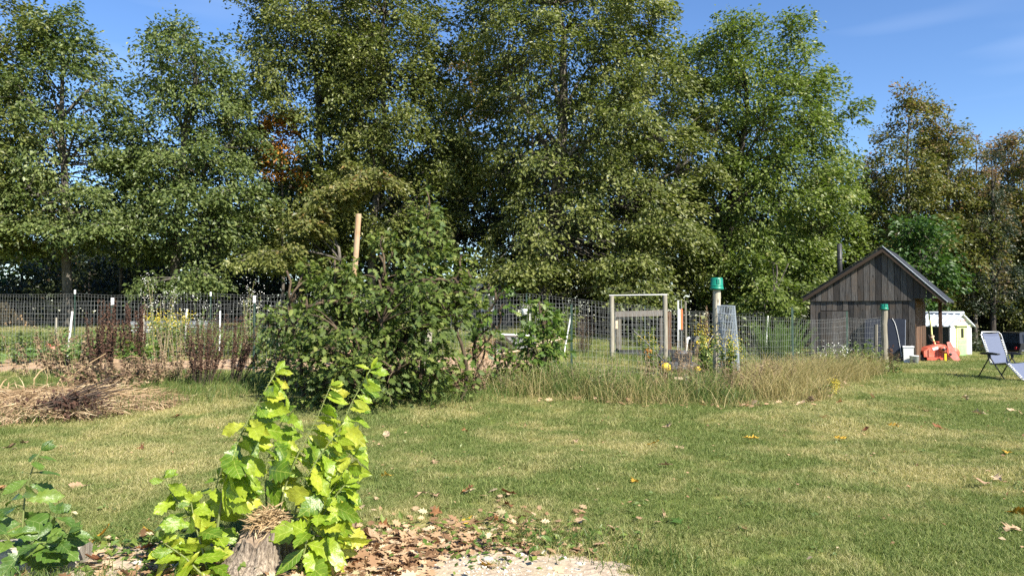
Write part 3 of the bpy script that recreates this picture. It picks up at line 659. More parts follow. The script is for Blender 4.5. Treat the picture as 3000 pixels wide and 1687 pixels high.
# ------------------------------------------------------------------ old board shed
def V3(*a): return a
SW = 2.95
shed = thing('board_shed', 'small weathered dark board shed with a gable roof and stovepipe', 'shed', (9.44, 24.31, 0.0), R(-33))
def roofz(u): return 1.95 + (u + .19) * (3.44 - 1.95) / 2.31 if u < 2.12 else 3.44 - (u - 2.12) * (3.44 - 1.82) / 1.65
Ir = lambda u, v, w_: (u, w_, v)
mb = MB(); mb.prism([(0.02, -.1), (SW - .02, -.1), (SW - .02, roofz(SW) - .2), (2.12, 3.2), (0.02, roofz(.02) - .2)], .03, 3.1, Ir); mb.obj('inner_wall', M['brownboard'], shed)
r = np.random.default_rng(3); u = 0.0; bi = 0
edges = [0]
while edges[-1] < SW - .1: edges.append(min(SW, edges[-1] + r.uniform(.145, .185)))
edges[-1] = SW
door_u = (.36, 1.06)
for a0, b0 in zip(edges[:-1], edges[1:]):
    gp = .007; yo = -r.uniform(0, .008)
    mid = (a0 + b0) / 2; z1 = 1.9
    if door_u[0] < mid < door_u[1]:
        mb = MB(); mb.prism([(a0 + gp, 1.58), (b0 - gp, 1.58), (b0 - gp, z1), (a0 + gp, z1)], yo - .005, .03, Ir); mb.obj('board', M['oldboard'], shed)
    else:
        mb = MB(); mb.prism([(a0 + gp, -.05), (b0 - gp, -.05), (b0 - gp, z1), (a0 + gp, z1)], yo - .005, .03, Ir); mb.obj('board', M['oldboard'], shed)
door = MB(); de = [e for e in edges if door_u[0] - .1 < e < door_u[1] + .1]
door_o = None
for a0, b0 in zip(de[:-1], de[1:]):
    if not (door_u[0] < (a0 + b0) / 2 < door_u[1]): continue
    mb = MB(); mb.prism([(a0 + .004, .03), (b0 - .004, .03), (b0 - .004, 1.555), (a0 + .004, 1.555)], -.03 - r.uniform(0, .006), .028, Ir)
    if door_o is None: door_o = mb.obj('door', M['oldboard'], shed)
    else: mb.obj('board', M['oldboard'], door_o)
mb = MB(); mb.box((door_u[0] + .06, -.05, .45), (.03, .03, .12)); mb.obj('handle', M['pipe'], door_o)
u = 0.0; ge = [0.0]
while ge[-1] < 3.3: ge.append(ge[-1] + r.uniform(.155, .185))
for a0, b0 in zip(ge[:-1], ge[1:]):
    pts = [(a0 + .006, 1.87 if a0 < SW - .05 else 1.93), (b0 - .006, 1.87 if a0 < SW - .05 else 1.93)]
    if a0 < 2.12 < b0: pts += [(b0 - .006, roofz(b0) - .05), (2.12, 3.39), (a0 + .006, roofz(a0) - .05)]
    else: pts += [(b0 - .006, max(pts[0][1] + .01, roofz(b0) - .05)), (a0 + .006, max(pts[0][1] + .02, roofz(a0) - .05))]
    mb = MB(); yo = -.045 - r.uniform(0, .008); mb.prism(pts, yo, yo + .022, Ir); mb.obj('gable_board', M['oldboard'], shed)
# right side wall, boards running back
for q in range(15):
    y0 = .05 + q * .2; mb = MB(); mb.prism([(y0 + .004, -.05), (y0 + .196, -.05), (y0 + .196, 1.86), (y0 + .004, 1.86)], SW - .02, SW + .015 + r.uniform(0, .006), lambda a_, b_, c_: (c_, a_, b_)); mb.obj('side_board', M['brownboard'], shed)
for q in range(15):
    y0 = .05 + q * .2; mb = MB(); mb.prism([(y0 + .004, -.05), (y0 + .196, -.05), (y0 + .196, 1.9), (y0 + .004, 1.9)], -.015, .02, lambda a_, b_, c_: (c_, a_, b_)); mb.obj('side_board', M['brownboard'], shed)
mb = MB(); mb.box((3.42, 2.6, .92), (.10, .10, 1.86)); mb.obj('porch_post', M['brownboard'], shed)
mb = MB(); mb.box((3.42, 1.6, 1.89), (.08, 3.3, .10)); mb.obj('porch_beam', M['brownboard'], shed)
rf = MB()
def slab(u0, z0, u1, z1, th, y0, y1, m_): m_.prism([(u0, z0), (u1, z1), (u1, z1 + th), (u0, z0 + th)], y0, y1, Ir)
slab(-.19, 1.95, 2.12, 3.44, .05, -.14, 3.35, rf); slab(2.12, 3.44, 3.77, 1.82, .05, -.14, 3.35, rf)
ro = rf.obj('roof', M['pipe'], shed)
mb = MB(); slab(-.19, 1.84, 2.12, 3.33, .105, -.165, -.135, mb); mb.obj('rake_board', M['rake'], ro)
mb = MB(); slab(2.12, 3.33, 3.77, 1.71, .105, -.165, -.135, mb); mb.obj('rake_board', M['rake'], ro)
mb = MB(); slab(2.12, 3.50, 3.80, 1.82, .016, -.18, -.10, mb); mb.obj('edge_trim', M['whitemetal'], ro)
mb = MB(); slab(-.24, 1.975, 2.10, 3.495, .018, -.19, -.10, mb); mb.obj('edge_trim', M['pipe'], ro)
mb = MB(); px_ = .72; mb.tube([(px_, .95, 2.35), (px_, .95, 3.72)], .078, 16); po = mb.obj('stovepipe', M['pipe'], shed, True)
mb = MB(); mb.tube([(px_, .95, 3.20), (px_, .95, 3.24)], .088, 16); mb.obj('pipe_collar', M['pipe'], po, True)

# dark vinyl panel leaning on the shed
def shed_pt(u, d, z):
    c, s = math.cos(R(-33)), math.sin(R(-33)); return Vector((9.44 + c * u - s * d, 24.31 + s * u + c * d, z))
pr = thing('vinyl_cover', 'dark navy vinyl panel leaning against the shed front', 'panel', shed_pt(2.15, -.36, 0.02), R(-33))
mb = MB(); tl_ = Matrix.Rotation(R(-12), 4, 'X'); 
pl = [(-.55, 0), (.55, 0), (.55, 1.26), (.51, 1.33), (-.47, 1.33), (-.55, 1.26)]
mb.prism(pl, -.035, .035, lambda u_, v_, w_: tuple(tl_ @ Vector((u_, w_, v_)))); mb.obj('panel', M['navy'], pr)
mb = MB(); mb.tube([tl_ @ Vector((-.14 + .30 * t_ ** .8 + .0, -.045, 1.34 - 1.1 * t_)) for t_ in np.linspace(0, 1, 10)] if False else [tl_ @ Vector((.20 + .26 * t_ ** .6, -.045, 1.34 - 1.15 * t_)) for t_ in np.linspace(0, 1, 10)], np.linspace(.007, .004, 10), 5); mb.obj('cord', M['white'], pr)
mb = MB(); mb.box(tl_ @ Vector((.55, 0, .66)), (.012, .075, 1.3), tl_); mb.obj('edge_piping', M['silver'], pr)

# white bin and bucket at the shed corner
c = on(2667, 22.35); root = thing('white_bin', 'square white plastic bin at the shed corner', 'bin', (c.x, c.y + .18, 0), R(-20))
mb = MB(); mb.prism([(-.135, -.12), (.135, -.12), (.135, .12), (-.135, .12)], 0, .50, lambda a_, b_, h_: (a_ * (.92 + .16 * h_), b_ * (.92 + .16 * h_), h_)); mb.obj('body', M['whiteplastic'], root)
mb = MB(); mb.prism([(-.15, -.135), (.15, -.135), (.13, .135), (-.13, .135)], .50, .54, lambda a_, b_, h_: (a_, b_, h_)); lid = mb.obj('lid', M['white'], root)
mb = MB(); mb.box((0, -.01, .545), (.14, .06, .012)); mb.obj('slot', M['black'], lid)
root = thing('white_bucket', 'round white bucket standing in front of the square bin', 'bucket', (c.x + .01, c.y - .14, 0))
mb = MB(); mb.lathe([(0, 0), (.105, 0), (.122, .26), (.128, .262), (.128, .28), (.115, .28), (.10, .02)], 20); mb.obj('pail', M['whiteplastic'], root, True)
mb = MB(); mb.tube([(.128 * math.cos(a_), -.128 * abs(math.sin(a_)) * .4 - .09 * math.sin(a_), .25 - .12 * math.sin(a_)) for a_ in np.linspace(0, math.pi, 10)], .003, 4); mb.obj('handle', M['wire'], root)
mb = MB(); mb.box((-.06, -.108, .12), (.05, .02, .10)); mb.obj('print', M['black'], root)

# ------------------------------------------------------------------ small white shed
ws = thing('white_shed', 'low white shed with ribbed metal roof and lime green door', 'shed', (14.8, 26.0, -.05), R(30))
GW, LW, EH, RH = 1.3, 2.2, 1.10, 1.50
mb = MB(); mb.prism([(0, 0), (GW, 0), (GW, EH), (GW / 2, RH - .03), (0, EH)], 0, LW, lambda a_, b_, c_: (a_, c_, b_)); mb.obj('wall', M['whitewall'], ws)
for sx in (0, 1):
    rf = MB(); a0 = (-.07, EH - .035) if not sx else (GW + .07, EH - .035); a1 = (GW / 2, RH)
    rf.prism([a0, a1, (a1[0], a1[1] + .025), (a0[0], a0[1] + .025)] if not sx else [a1, a0, (a0[0], a0[1] + .025), (a1[0], a1[1] + .025)], -.1, LW + .1, lambda a_, b_, c_: (a_, c_, b_))
    ro2 = rf.obj('roof', M['whitemetal'], ws)
    for q in range(11):
        y0 = -.08 + q * .235; mb = MB()
        mb.prism([(a0[0], a0[1] + .02), (a1[0], a1[1] + .02), (a1[0], a1[1] + .055), (a0[0], a0[1] + .055)], y0, y0 + .05, lambda a_, b_, c_: (a_, c_, b_)); mb.obj('rib', M['whitemetal'], ro2)
mb = MB(); mb.tube([(GW / 2, -.11, RH + .045), (GW / 2, LW + .11, RH + .045)], .05, 8); mb.obj('ridge_cap', M['whitemetal'], ws, True)
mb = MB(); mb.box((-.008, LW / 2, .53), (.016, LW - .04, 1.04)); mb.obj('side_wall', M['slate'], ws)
mb = MB(); mb.box((-.022, 1.05, .78), (.02, .36, .30)); mb.obj('window', M['glass'], ws)
# corner board, door in the lit gable
mb = MB(); mb.box((.16, -.012, .55), (.30, .02, 1.06)); mb.obj('corner_board', M['white'], ws)
dr_ = MB(); dr_.box((.65, -.02, .55), (.62, .035, 1.08)); dro = dr_.obj('door', M['limepaint'], ws)
mb = MB(); mb.box((.65, -.042, .26), (.46, .012, .40)); mb.obj('lower_panel', M['greenpaint'], dro)
mb = MB(); mb.box((.65, -.042, .56), (.46, .012, .12)); mb.obj('middle_panel', M['greenpaint'], dro)
mb = MB(); mb.box((.65, -.042, .86), (.36, .012, .40)); mb.obj('window_frame', M['limepaint'], dro)
mb = MB(); mb.box((.65, -.052, .86), (.15, .012, .32)); mb.obj('pane', M['glass'], dro)
mb = MB(); mb.box((.65, -.06, 1.115), (.80, .10, .03)); mb.obj('door_hood', M['limepaint'], ws)
mb = MB(); mb.box((.65, -.012, 1.28), (.46, .018, .17)); sg = mb.obj('sign', M['white'], ws)
fc = bpy.data.curves.new('welcome_text', 'FONT'); fc.body = 'Welcome'; fc.size = .11; fc.align_x = 'CENTER'; fc.extrude = .002; fc.materials.append(M['redprint'])
tmp_ = bpy.data.objects.new('lettering_curve', fc); tme = bpy.data.meshes.new_from_object(tmp_); bpy.data.objects.remove(tmp_); tx = bpy.data.objects.new('lettering', tme); COL.objects.link(tx); tx.parent = sg; tx.location = (.65, -.026, 1.26); tx.rotation_euler = (R(90), 0, 0)

# ------------------------------------------------------------------ red tractor tiller beside the shed
c = on(2747, 23.7); rt = thing('red_tiller', 'faded red tractor tiller with a slanted steel side plate', 'tiller', (c.x, c.y, 0), R(-12))
mb = MB(); mb.prism([(-.50, .16), (-.50, .34), (-.36, .44), (-.05, .54), (.10, .54), (.20, .40), (.20, .16)], -.30, .30, Ir); mb.obj('housing', M['redpaint'], rt)
mb = MB(); mb.prism([(-.42, .06), (.20, .06), (.20, .15), (-.42, .15)], -.34, .34, Ir); mb.obj('rear_bar', M['redpaint'], rt)
for q in range(3):
    mb = MB(); mb.box((-.36 + q * .22, -.31, .28), (.025, .03, .22)); mb.obj('rib', M['redpaint'], rt)
mb = MB(); mb.box((-.18, -.305, .42), (.16, .015, .08), Matrix.Rotation(R(-15), 4, 'Y')); mb.obj('label_plate', M['white'], rt)
mb = MB(); mb.tube([(.02, -.40, .40), (.02, .2, .40)], .10, 14); gb = mb.obj('gearbox', M['redpaint'], rt, True)
mb = MB(); mb.tube([(.02, -.45, .40), (.02, -.39, .40)], .045, 10); mb.obj('shaft_hole', M['black'], gb, True)
mb = MB(); mb.prism([(.10, .62), (.20, .64), (.50, .02), (.46, -.02), (.36, -.02), (.16, .22), (.14, .40)], -.44, -.41, Ir); mb.obj('side_plate', M['pinkpaint'], rt)
mb = MB(); mb.tube([(.20, -.455, .26), (.20, -.435, .26)], .04, 12); mb.obj('plate_hole', M['black'], rt, True)
mb = MB(); mb.tube([(.42, -.05, .28), (.42, .10, .28)], .17, 20); mb.obj('end_drum', M['redpaint'], rt, True)
mb = MB(); mb.box((.05, -.46, .16), (.06, .02, .24)); mb.obj('warning_strip', M['yellow'], rt)
mb = MB(); mb.tube([(-.54, -.25, .12), (-.54, .25, .12)], .11, 14); mb.obj('gauge_roller', M['tyre'], rt, True)
mb = MB(); mb.tube([(-.46, -.4, .04), (-.1, -.45, .035), (.05, -.42, .035)], .03, 6); mb.obj('drag_chain', M['black'], rt)
mb = MB(); mb.tube([(-.1, 0, .52), (-.14, 0, .62), (.02, 0, .60)], .03, 6); mb.obj('hitch', M['redpaint'], rt)
root = thing('leaning_pole', 'crooked yellow-green pole standing up from the red tiller', 'pole', at(2735, 1010, 23.9))
b0 = at(2735, 1010, 23.9); pts = [at(2741, 1012, 23.9) - b0, at(2730, 985, 23.95) - b0, at(2728, 955, 24) - b0, at(2723, 930, 24) - b0, at(2720, 909, 24) - b0]
pts.insert(0, Vector((.1, .0, -.42)))
mb = MB(); mb.tube(pts, [.028, .032, .028, .025, .022, .018], 7); mb.obj('pole', M['limepaint'], root, True)
mb = MB(); mb.tube([pts[2] + Vector((-.02, -.03, -.05)), pts[2] + Vector((.02, -.03, .03))], .05, 8); mb.obj('knob', M['paleend'], root)
mb = MB(); mb.tube([pts[2] + Vector((-.12, -.02, .05)), pts[2] + Vector((-.06, -.02, -.1)), pts[1] + Vector((.02, 0, .02))], .02, 6); mb.obj('side_lever', M['black'], root)

# ------------------------------------------------------------------ lounge chair
cc = on(2930, 17.4); lc = thing('lounge_chair', 'reclining lounge chair with blue-grey sling on the lawn', 'chair', (cc.x, cc.y, 0.0), R(-78))
HW = .27
def sling(name, prof, mat, n=10):
    mb = MB(); m_ = len(prof); V = []
    for (x, z) in prof:
        for q in range(n + 1):
            t_ = q / n * 2 - 1; V.append((x + .012 * (1 - t_ * t_), t_ * (HW - .05), z - .02 * (1 - t_ * t_)))
    F = [(i * (n + 1) + j, i * (n + 1) + j + 1, (i + 1) * (n + 1) + j + 1, (i + 1) * (n + 1) + j) for i in range(m_ - 1) for j in range(n)]
    mb.add(V, F); return mb.obj(name, mat, lc, True)
def lerp2(a_, b_, n): return [(a_[0] + (b_[0] - a_[0]) * t_, a_[1] + (b_[1] - a_[1]) * t_) for t_ in np.linspace(0, 1, n)]
BK0, BK1 = (-.02, .36), (-.30, 1.08); SF = (.40, .42); LE = (.78, .10)
sling('back_sling', lerp2(BK0, (-.28, 1.02), 10), M['sling']); sling('headrest', lerp2((-.267, .985), (-.292, 1.06), 3), M['slingtop'])
sling('seat_sling', lerp2(BK0, SF, 6), M['sling']); sling('leg_sling', lerp2(SF, LE, 6), M['sling'])
mb = MB(); mb.tube([(BK0[0], -HW, BK0[1]), (BK1[0] + .03, -HW, BK1[1] - .06), (BK1[0], -HW + .05, BK1[1]), (BK1[0], HW - .05, BK1[1]), (BK1[0] + .03, HW, BK1[1] - .06), (BK0[0], HW, BK0[1])], .013, 7); mb.obj('back_frame', M['silver'], lc, True)
mb = MB(); mb.tube([(-.02, -HW, .36), (SF[0], -HW, SF[1]), (LE[0], -HW, LE[1]), (LE[0] + .04, -HW + .06, LE[1] - .03), (LE[0] + .04, HW - .06, LE[1] - .03), (LE[0], HW, LE[1]), (SF[0], HW, SF[1]), (-.02, HW, .36)], .013, 7); mb.obj('seat_frame', M['silver'], lc, True)
for s_ in (-1, 1):
    y = s_ * (HW + .035)
    mb = MB(); mb.prism([(-.26, .60), (-.24, .575), (.2, .575), (.26, .59), (.26, .61), (.05, .63), (-.2, .625)], y - .03, y + .03, Ir); mb.obj('armrest', M['black'], lc)
    mb = MB(); mb.tube([(-.02, y, .575), (.0, y, .50)], .03, 8); mb.obj('lock_knob', M['black'], lc)
    mb = MB(); mb.tube([(-.36, y, .012), (.02, y, .56)], .014, 7); mb.obj('leg', M['black'], lc)
    mb = MB(); mb.tube([(.40, y - s_ * .02, .012), (-.02, y - s_ * .02, .52)], .014, 7); mb.obj('leg', M['black'], lc)
    for q in range(13):
        t_ = .08 + q * .055; x = BK0[0] + (BK1[0] - BK0[0]) * t_; z = BK0[1] + (BK1[1] - BK0[1]) * t_
        mb = MB(); mb.box((x + .01, s_ * (HW - .03), z), (.012, .045, .014)); mb.obj('lace', M['white'], lc)
    for q in range(9):
        t_ = .1 + q * .1; x = SF[0] + (LE[0] - SF[0]) * t_; z = SF[1] + (LE[1] - SF[1]) * t_
        mb = MB(); mb.box((x + .01, s_ * (HW - .03), z + .01), (.012, .045, .014)); mb.obj('lace', M['white'], lc)
for x in (-.36, .40):
    mb = MB(); mb.tube([(x, -HW - .04, .014), (x, HW + .04, .014)], .014, 7); mb.obj('foot_bar', M['black'], lc)

# ------------------------------------------------------------------ dark vehicle at the right edge
cz = 36.0; bx = (2952 - 1500) / 2250 * cz; gz = float(T(bx + 1.5, cz))
car = thing('parked_car', 'dark boxy vehicle parked in the shade at the right edge', 'car', (bx, cz, gz), R(4))
mb = MB(); mb.prism([(0, .30), (3.5, .30), (3.6, .55), (3.5, .86), (2.6, .92), (.05, .92), (-.05, .60)], -.75, .75, Ir); bod = mb.obj('body', M['carpaint'], car)
mb = MB(); mb.prism([(.04, .92), (2.55, .92), (2.15, 1.40), (2.05, 1.44), (.25, 1.44), (.12, 1.40)], -.68, .68, lambda a_, b_, c_: (a_, c_ * (1 - .18 * max(0, (b_ - .92) / .5)), b_)); cab = mb.obj('cabin', M['carpaint'], car)
for a0, a1 in ((.22, .98), (1.06, 1.95)):
    mb = MB(); mb.prism([(a0, .96), (a1, .96), (a1 - .06, 1.34), (a0 + .05, 1.34)], -.70, -.69, lambda a_, b_, c_: (a_, c_ * (1 - .15 * max(0, (b_ - .92) / .5)), b_)); mb.obj('window', M['glass'], cab)
for x in (.62, 2.75):
    mb = MB(); mb.tube([(x, -.80, .30), (x, -.58, .30)], .30, 20); wh = mb.obj('wheel', M['tyre'], car, True)
    mb = MB(); mb.tube([(x, -.81, .30), (x, -.79, .30)], .15, 14); mb.obj('rim', M['steelgrey'], wh, True)
    mb = MB(); mb.tube([(x + .37 * math.cos(a_), -.78, .30 + .37 * math.sin(a_)) for a_ in np.linspace(-.1, math.pi + .1, 14)], .045, 6); mb.obj('fender', M['carpaint'], car, True)
mb = MB(); mb.box((1.2, -.765, .60), (2.3, .02, .03)); mb.obj('side_trim', M['silver'], car)
mb = MB(); mb.box((-.06, -.55, .70), (.04, .12, .12)); mb.obj('tail_light', M['redprint'], car)

# ------------------------------------------------------------------ wire fences
def wire_panel(mb, a, b, h, dx, zs, rad, sag=.03, seed=0, lean=0.0):
    r = np.random.default_rng(seed); L_ = math.hypot(b[0] - a[0], b[1] - a[1]); n = max(2, int(L_ / dx))
    ts = np.linspace(0, 1, n + 1)
    X = a[0] + (b[0] - a[0]) * ts; Y = a[1] + (b[1] - a[1]) * ts; G = T(X, Y)
    sg = 1 - sag * np.sin(ts * math.pi) * (1 + .3 * np.sin(ts * 9)); w1 = .02 * np.sin(ts * 17 + seed) 
    for i in range(0, n + 1):
        mb.tube([(X[i], Y[i], G[i] + .02), (X[i] + w1[i], Y[i] + .02 * math.sin(i * .7), G[i] + h * .5), (X[i] + lean, Y[i], G[i] + h * sg[i])], rad, 3, False)
    for z in zs:
        st = np.linspace(0, n, max(3, n // 5)).astype(int)
        mb.tube(np.stack([X[st] + lean * z / h, Y[st] - .004, G[st] + z * sg[st] + .012 * np.sin(st * .9 + z * 9)], -1), rad, 3, False)

def t_post(parent, x, y, h, tipped=True, lean=(0, 0)):
    z = float(T(x, y)); p = np.array(parent.location)
    mb = MB(); q = np.array([x, y, z]) - p; rot = Matrix.Rotation(lean[0], 4, 'Y')
    mb.box(q + np.array([0, 0, h / 2 - .1]), (.045, .008, h + .2), rot); mb.box(q + np.array([0, .022, h / 2 - .1]), (.008, .04, h + .2), rot)
    o = mb.obj('t_post', M['tpost'], parent)
    if tipped:
        mb = MB(); mb.box(q + np.array([0, -.002, h - .065]), (.052, .018, .14), rot); mb.box(q + np.array([0, .024, h - .065]), (.014, .046, .14), rot); mb.obj('white_tip', M['white'], o)
    return o

NEAR_L = [(-18, 16.3), (-13.2, 16.0), (-7.75, 14.9), (-5.13, 15.3), (-1.75, 15.9)]
NEAR_M = [(-1.75, 15.9), (1.2, 15.5), (4.0, 15.05)]
NEAR_R = [(4.0, 15.05), (6.2, 17.0), (8.15, 18.7), (9.66, 20.0)]
FAR = [(-22, 27.5), (-14.8, 26.0), (-10.2, 26.0), (-4.5, 26.2), (.5, 26.4), (4.5, 26.0), (7.6, 23.2)]
ZS = [.04, .14, .25, .38, .52, .67, .82, .97, 1.12, 1.27, 1.42, 1.5]
def fence(label, pl, posts, h, dx, rad, seed, zs=ZS):
    root = thing('wire_fence', label, 'fence', (pl[0][0], pl[0][1], float(T(*pl[0]))), 0, 'wire fences round the garden')
    p = np.array(root.location)
    for i, (a0, b0) in enumerate(zip(pl[:-1], pl[1:])):
        mb = MB(); wire_panel(mb, a0, b0, h, dx, [z * h / 1.5 for z in zs], rad, .035, seed + i)
        mb.V = [v - p.astype(np.float32) for v in mb.V]; mb.obj('wire_panel', M['wire'], root)
    for (x, y, hh, tip) in posts: t_post(root, x, y, hh, tip)
    return root
fence('wire fence along the left front of the garden, white-tipped posts', NEAR_L, [(-13.2, 16.0, 1.55, True), (-7.75, 14.9, 1.52, True), (-5.13, 15.3, 1.56, True)], 1.46, .08, .0016, 1)
fence('wire fence in the middle, between the leafy bush and the bucket post', NEAR_M, [(1.2, 15.5, 1.4, False)], 1.42, .08, .0017, 11)
fence('wire fence running back from the bucket post to the old shed', NEAR_R, [(6.2, 17.0, 1.62, False), (8.15, 18.7, 1.55, False)], 1.40, .08, .0017, 21)
fence('far wire fence in front of the trees, behind the garden', FAR, [(-14.8, 26.0, 1.62, True), (-10.2, 26.0, 1.55, True), (-4.5, 26.2, 1.5, True), (.5, 26.4, 1.5, False), (4.5, 26.0, 1.5, False)], 1.5, .11, .0024, 31)

# ------------------------------------------------------------------ posts, buckets on posts, poles and stakes
def round_post(name, label, x, y, h, rad, mat, lean=(0, 0), cap=None, cat='post', grp=None, zoff=0):
    z = float(T(x, y)); root = thing(name, label, cat, (x, y, z), 0, grp)
    mb = MB(); n = 9; ks = np.linspace(0, 1, n); rr = np.random.default_rng(int(abs(x * 100)) + 3)
    mb.tube(np.stack([lean[0] * ks + rr.normal(0, .006, n), lean[1] * ks, -.2 + (h + .2) * ks], -1), rad * (1 + .05 * np.sin(ks * 7)) * (1.04 - .06 * ks), 12)
    mb.obj('shaft', mat, root, False)
    if cap:
        mb = MB(); mb.lathe([(0, .004), (rad * .96, .0), (rad * .9, -.01)], 12, (lean[0], lean[1], h + .005)); mb.obj('cut_end', cap, root)
    return root
round_post('fence_post', 'thick grey fence post under the larger green bucket', 4.0, 15.0, 1.97, .078, M['greypost'])
round_post('fence_post', 'grey fence post under the smaller green bucket, by the shed', 9.66, 19.95, 1.68, .082, M['greypost'])
round_post('fence_post', 'grey fence post half hidden in the leafy bush', -1.74, 15.85, 1.75, .085, M['greypost'])
def bucket(label, x, y, z, r0, h, mat, holes=True, grp='upturned buckets on posts'):
    root = thing('bucket', label, 'bucket', (x, y, z), R(20), grp)
    mb = MB(); mb.lathe([(0, h), (r0 * .86, h), (r0 * .92, h - .012), (r0 * .97, .05), (r0 * 1.06, .046), (r0 * 1.06, .0), (r0 * .98, 0), (r0 * .9, h * .9)], 24); mb.obj('pail', mat, root, True)
    mb = MB(); mb.lathe([(r0 * .975, .085), (r0 * 1.01, .08), (r0 * 1.01, .072), (r0 * .975, .068)], 24); mb.obj('rim_band', mat, root, True)
    if holes:
        for a_ in (R(-110), R(-30)):
            q = Vector((r0 * .96 * math.cos(a_), r0 * .96 * math.sin(a_), h * .68)); mb = MB(); mb.box(q, (.012, .05, .10), Matrix.Rotation(a_, 4, 'Z')); mb.obj('handle_slot', M['pipe'] if a_ > R(-60) else mat, root)
    return root
bucket('larger upturned green bucket on top of the thick fence post', 4.0, 15.0, 1.97 + float(T(4, 15)) - .12, .125, .235, M['greenplastic'])
bucket('smaller upturned green bucket on the post by the shed', 9.66, 19.95, 1.68 - .09, .10, .15, M['greenplastic'])
bucket('upturned teal bucket on the post hidden in the leafy bush', -1.74, 15.85, 1.75 + float(T(-1.74, 15.85)) - .1, .12, .22, M['greenplastic'])
q = on(1022, 16.4); round_post('leaning_pole', 'tall peeled reddish pole leaning above the leafy bush', q.x - .02, q.y, 3.30, .062, M['redpole'], (.22, 0), M['paleend'], 'pole')
q = on(1992, 13.0); round_post('stake', 'short dark broken post in the dry grass by the wire roll', q.x + .05, q.y, .36, .032, M['darkpost'], (.03, 0), M['paleend'], 'stake')
mb = MB(); mb.box((-.08, 0, .30), (.16, .05, .04)); st = bpy.data.objects[[o.name for o in COL.objects if o.get('label', '').startswith('short dark broken')][0]]; mb.obj('cross_piece', M['paleend'], st)
SG = 'thin stakes standing in the garden'
for (px, py0, py1, D, lean_px, rad, mat, lab) in [
        (1650, 990, 905, 20, 26, .018, 'white', 'white stake leaning right, left of the gate'), (2565, 1075, 950, 19.6, 2, .04, 'greypost', 'grey wooden stake in front of the leaning panel'), (1550, 960, 905, 24, 2, .02, 'white', 'thin white pole beside the hanging white pail'),
        (2240, 985, 925, 24, 10, .02, 'white', 'white stake at the far fence left of the shed'), (196, 985, 912, 17.5, 16, .022, 'white', 'white stake leaning right in the left garden'), (164, 985, 930, 18.5, 1, .02, 'greypost', 'short grey stake in the left garden'),
        (540, 950, 905, 22, 8, .03, 'white', 'white stake right of the lime plant'), (420, 985, 910, 19, 1, .02, 'greypost', 'grey stake left of the lime plant'), (643, 960, 910, 20, 2, .02, 'white', 'thin pale stake left of the nearest white-tipped post'),
        (818, 965, 935, 19, 2, .022, 'white', 'short white peg left of the leafy bush'), (2008, 955, 882, 22.5, 0, .03, 'greypost', 'grey pole right of the orange and white markers'), (1575, 905, 890, 25, 0, .02, 'white', 'white peg top right of the hanging pail'), (1985, 955, 880, 24, 1, .015, 'white', 'thin rod left of the grey pole behind the gate')]:
    p0 = at(px, py0, D); p1 = at(px + lean_px, py1, D); g0 = float(T(p0.x, D))
    root = thing('stake', lab, 'stake', (p0.x, D, g0), 0, SG)
    mb = MB(); top = p1 - Vector((p0.x, D, g0)); mb.tube([Vector((-.0, 0, -.1)), top * .5 + Vector((.005, 0, 0)), top], rad, 6); mb.obj('rod', M[mat], root)
for px, m_, lab in ((1990, 'white', 'white half of the paired markers hung behind the gate'), (1997, 'orangep', 'orange half of the paired markers hung behind the gate')):
    p = at(px, 965, 22); g0 = float(T(p.x, 22)); root = thing('marker_stake', lab, 'marker', (p.x, 22, g0))
    mb = MB(); mb.box((0, 0, (p.z - g0) + .29), (.06, .04, .58)); mb.obj('marker', M[m_], root); mb = MB(); mb.tube([(0, .03, -.1), (0, .03, p.z - g0 + .85)], .012, 6); mb.obj('rod', M['wire'], root)
p = at(1536, 925, 23.8); root = thing('hanging_pail', 'small white pail hanging on a pole behind the fence', 'pail', (p.x, p.y, p.z))
mb = MB(); mb.lathe([(0, 0), (.075, 0), (.098, .20), (.098, .21), (.09, .21), (.07, .02)], 18); mb.obj('pail', M['whiteplastic'], root, True)
mb = MB(); mb.tube([(-.098, 0, .2), (-.05, 0, .29), (.0, 0, .31), (.05, 0, .29), (.098, 0, .2)], .005, 5); mb.obj('handle', M['wire'], root)
mb = MB(); mb.tube([(0, 0, .31), (.12, 0.03, .33), (.16, .05, .2), (.16, .05, -1.2)], .012, 6); mb.obj('hook_pole', M['greypost'], root)

# roll of fence wire against the bucket post
p = on(2134, 14.75); root = thing('wire_roll', 'upright roll of bright wire mesh beside the bucket post', 'wire roll', tuple(p))
mb = MB(); nr = 34
for q in range(nr * 2):
    a_ = q / nr * 2 * math.pi; rr = .15 + .02 * q / nr / 2
    mb.tube([(rr * 1.25 * math.cos(a_), rr * 1.25 * math.sin(a_), .0), (rr * 1.05 * math.cos(a_), rr * 1.05 * math.sin(a_), .8), (rr * math.cos(a_) - .05, rr * math.sin(a_), 1.55)], .003, 3, False)
for z in np.linspace(.03, 1.55, 11):
    k_ = 1.25 - .25 * min(1, z / 1.2)
    mb.tube([((.15 + .02 * t_ / 12.56) * k_ * math.cos(t_) - .05 * (z / 1.55) ** 2, (.15 + .02 * t_ / 12.56) * k_ * math.sin(t_), z + .01 * math.sin(t_)) for t_ in np.linspace(0, 12.56, 44)], .005, 4, False)
mb.obj('mesh_roll', M['wireblue'], root)

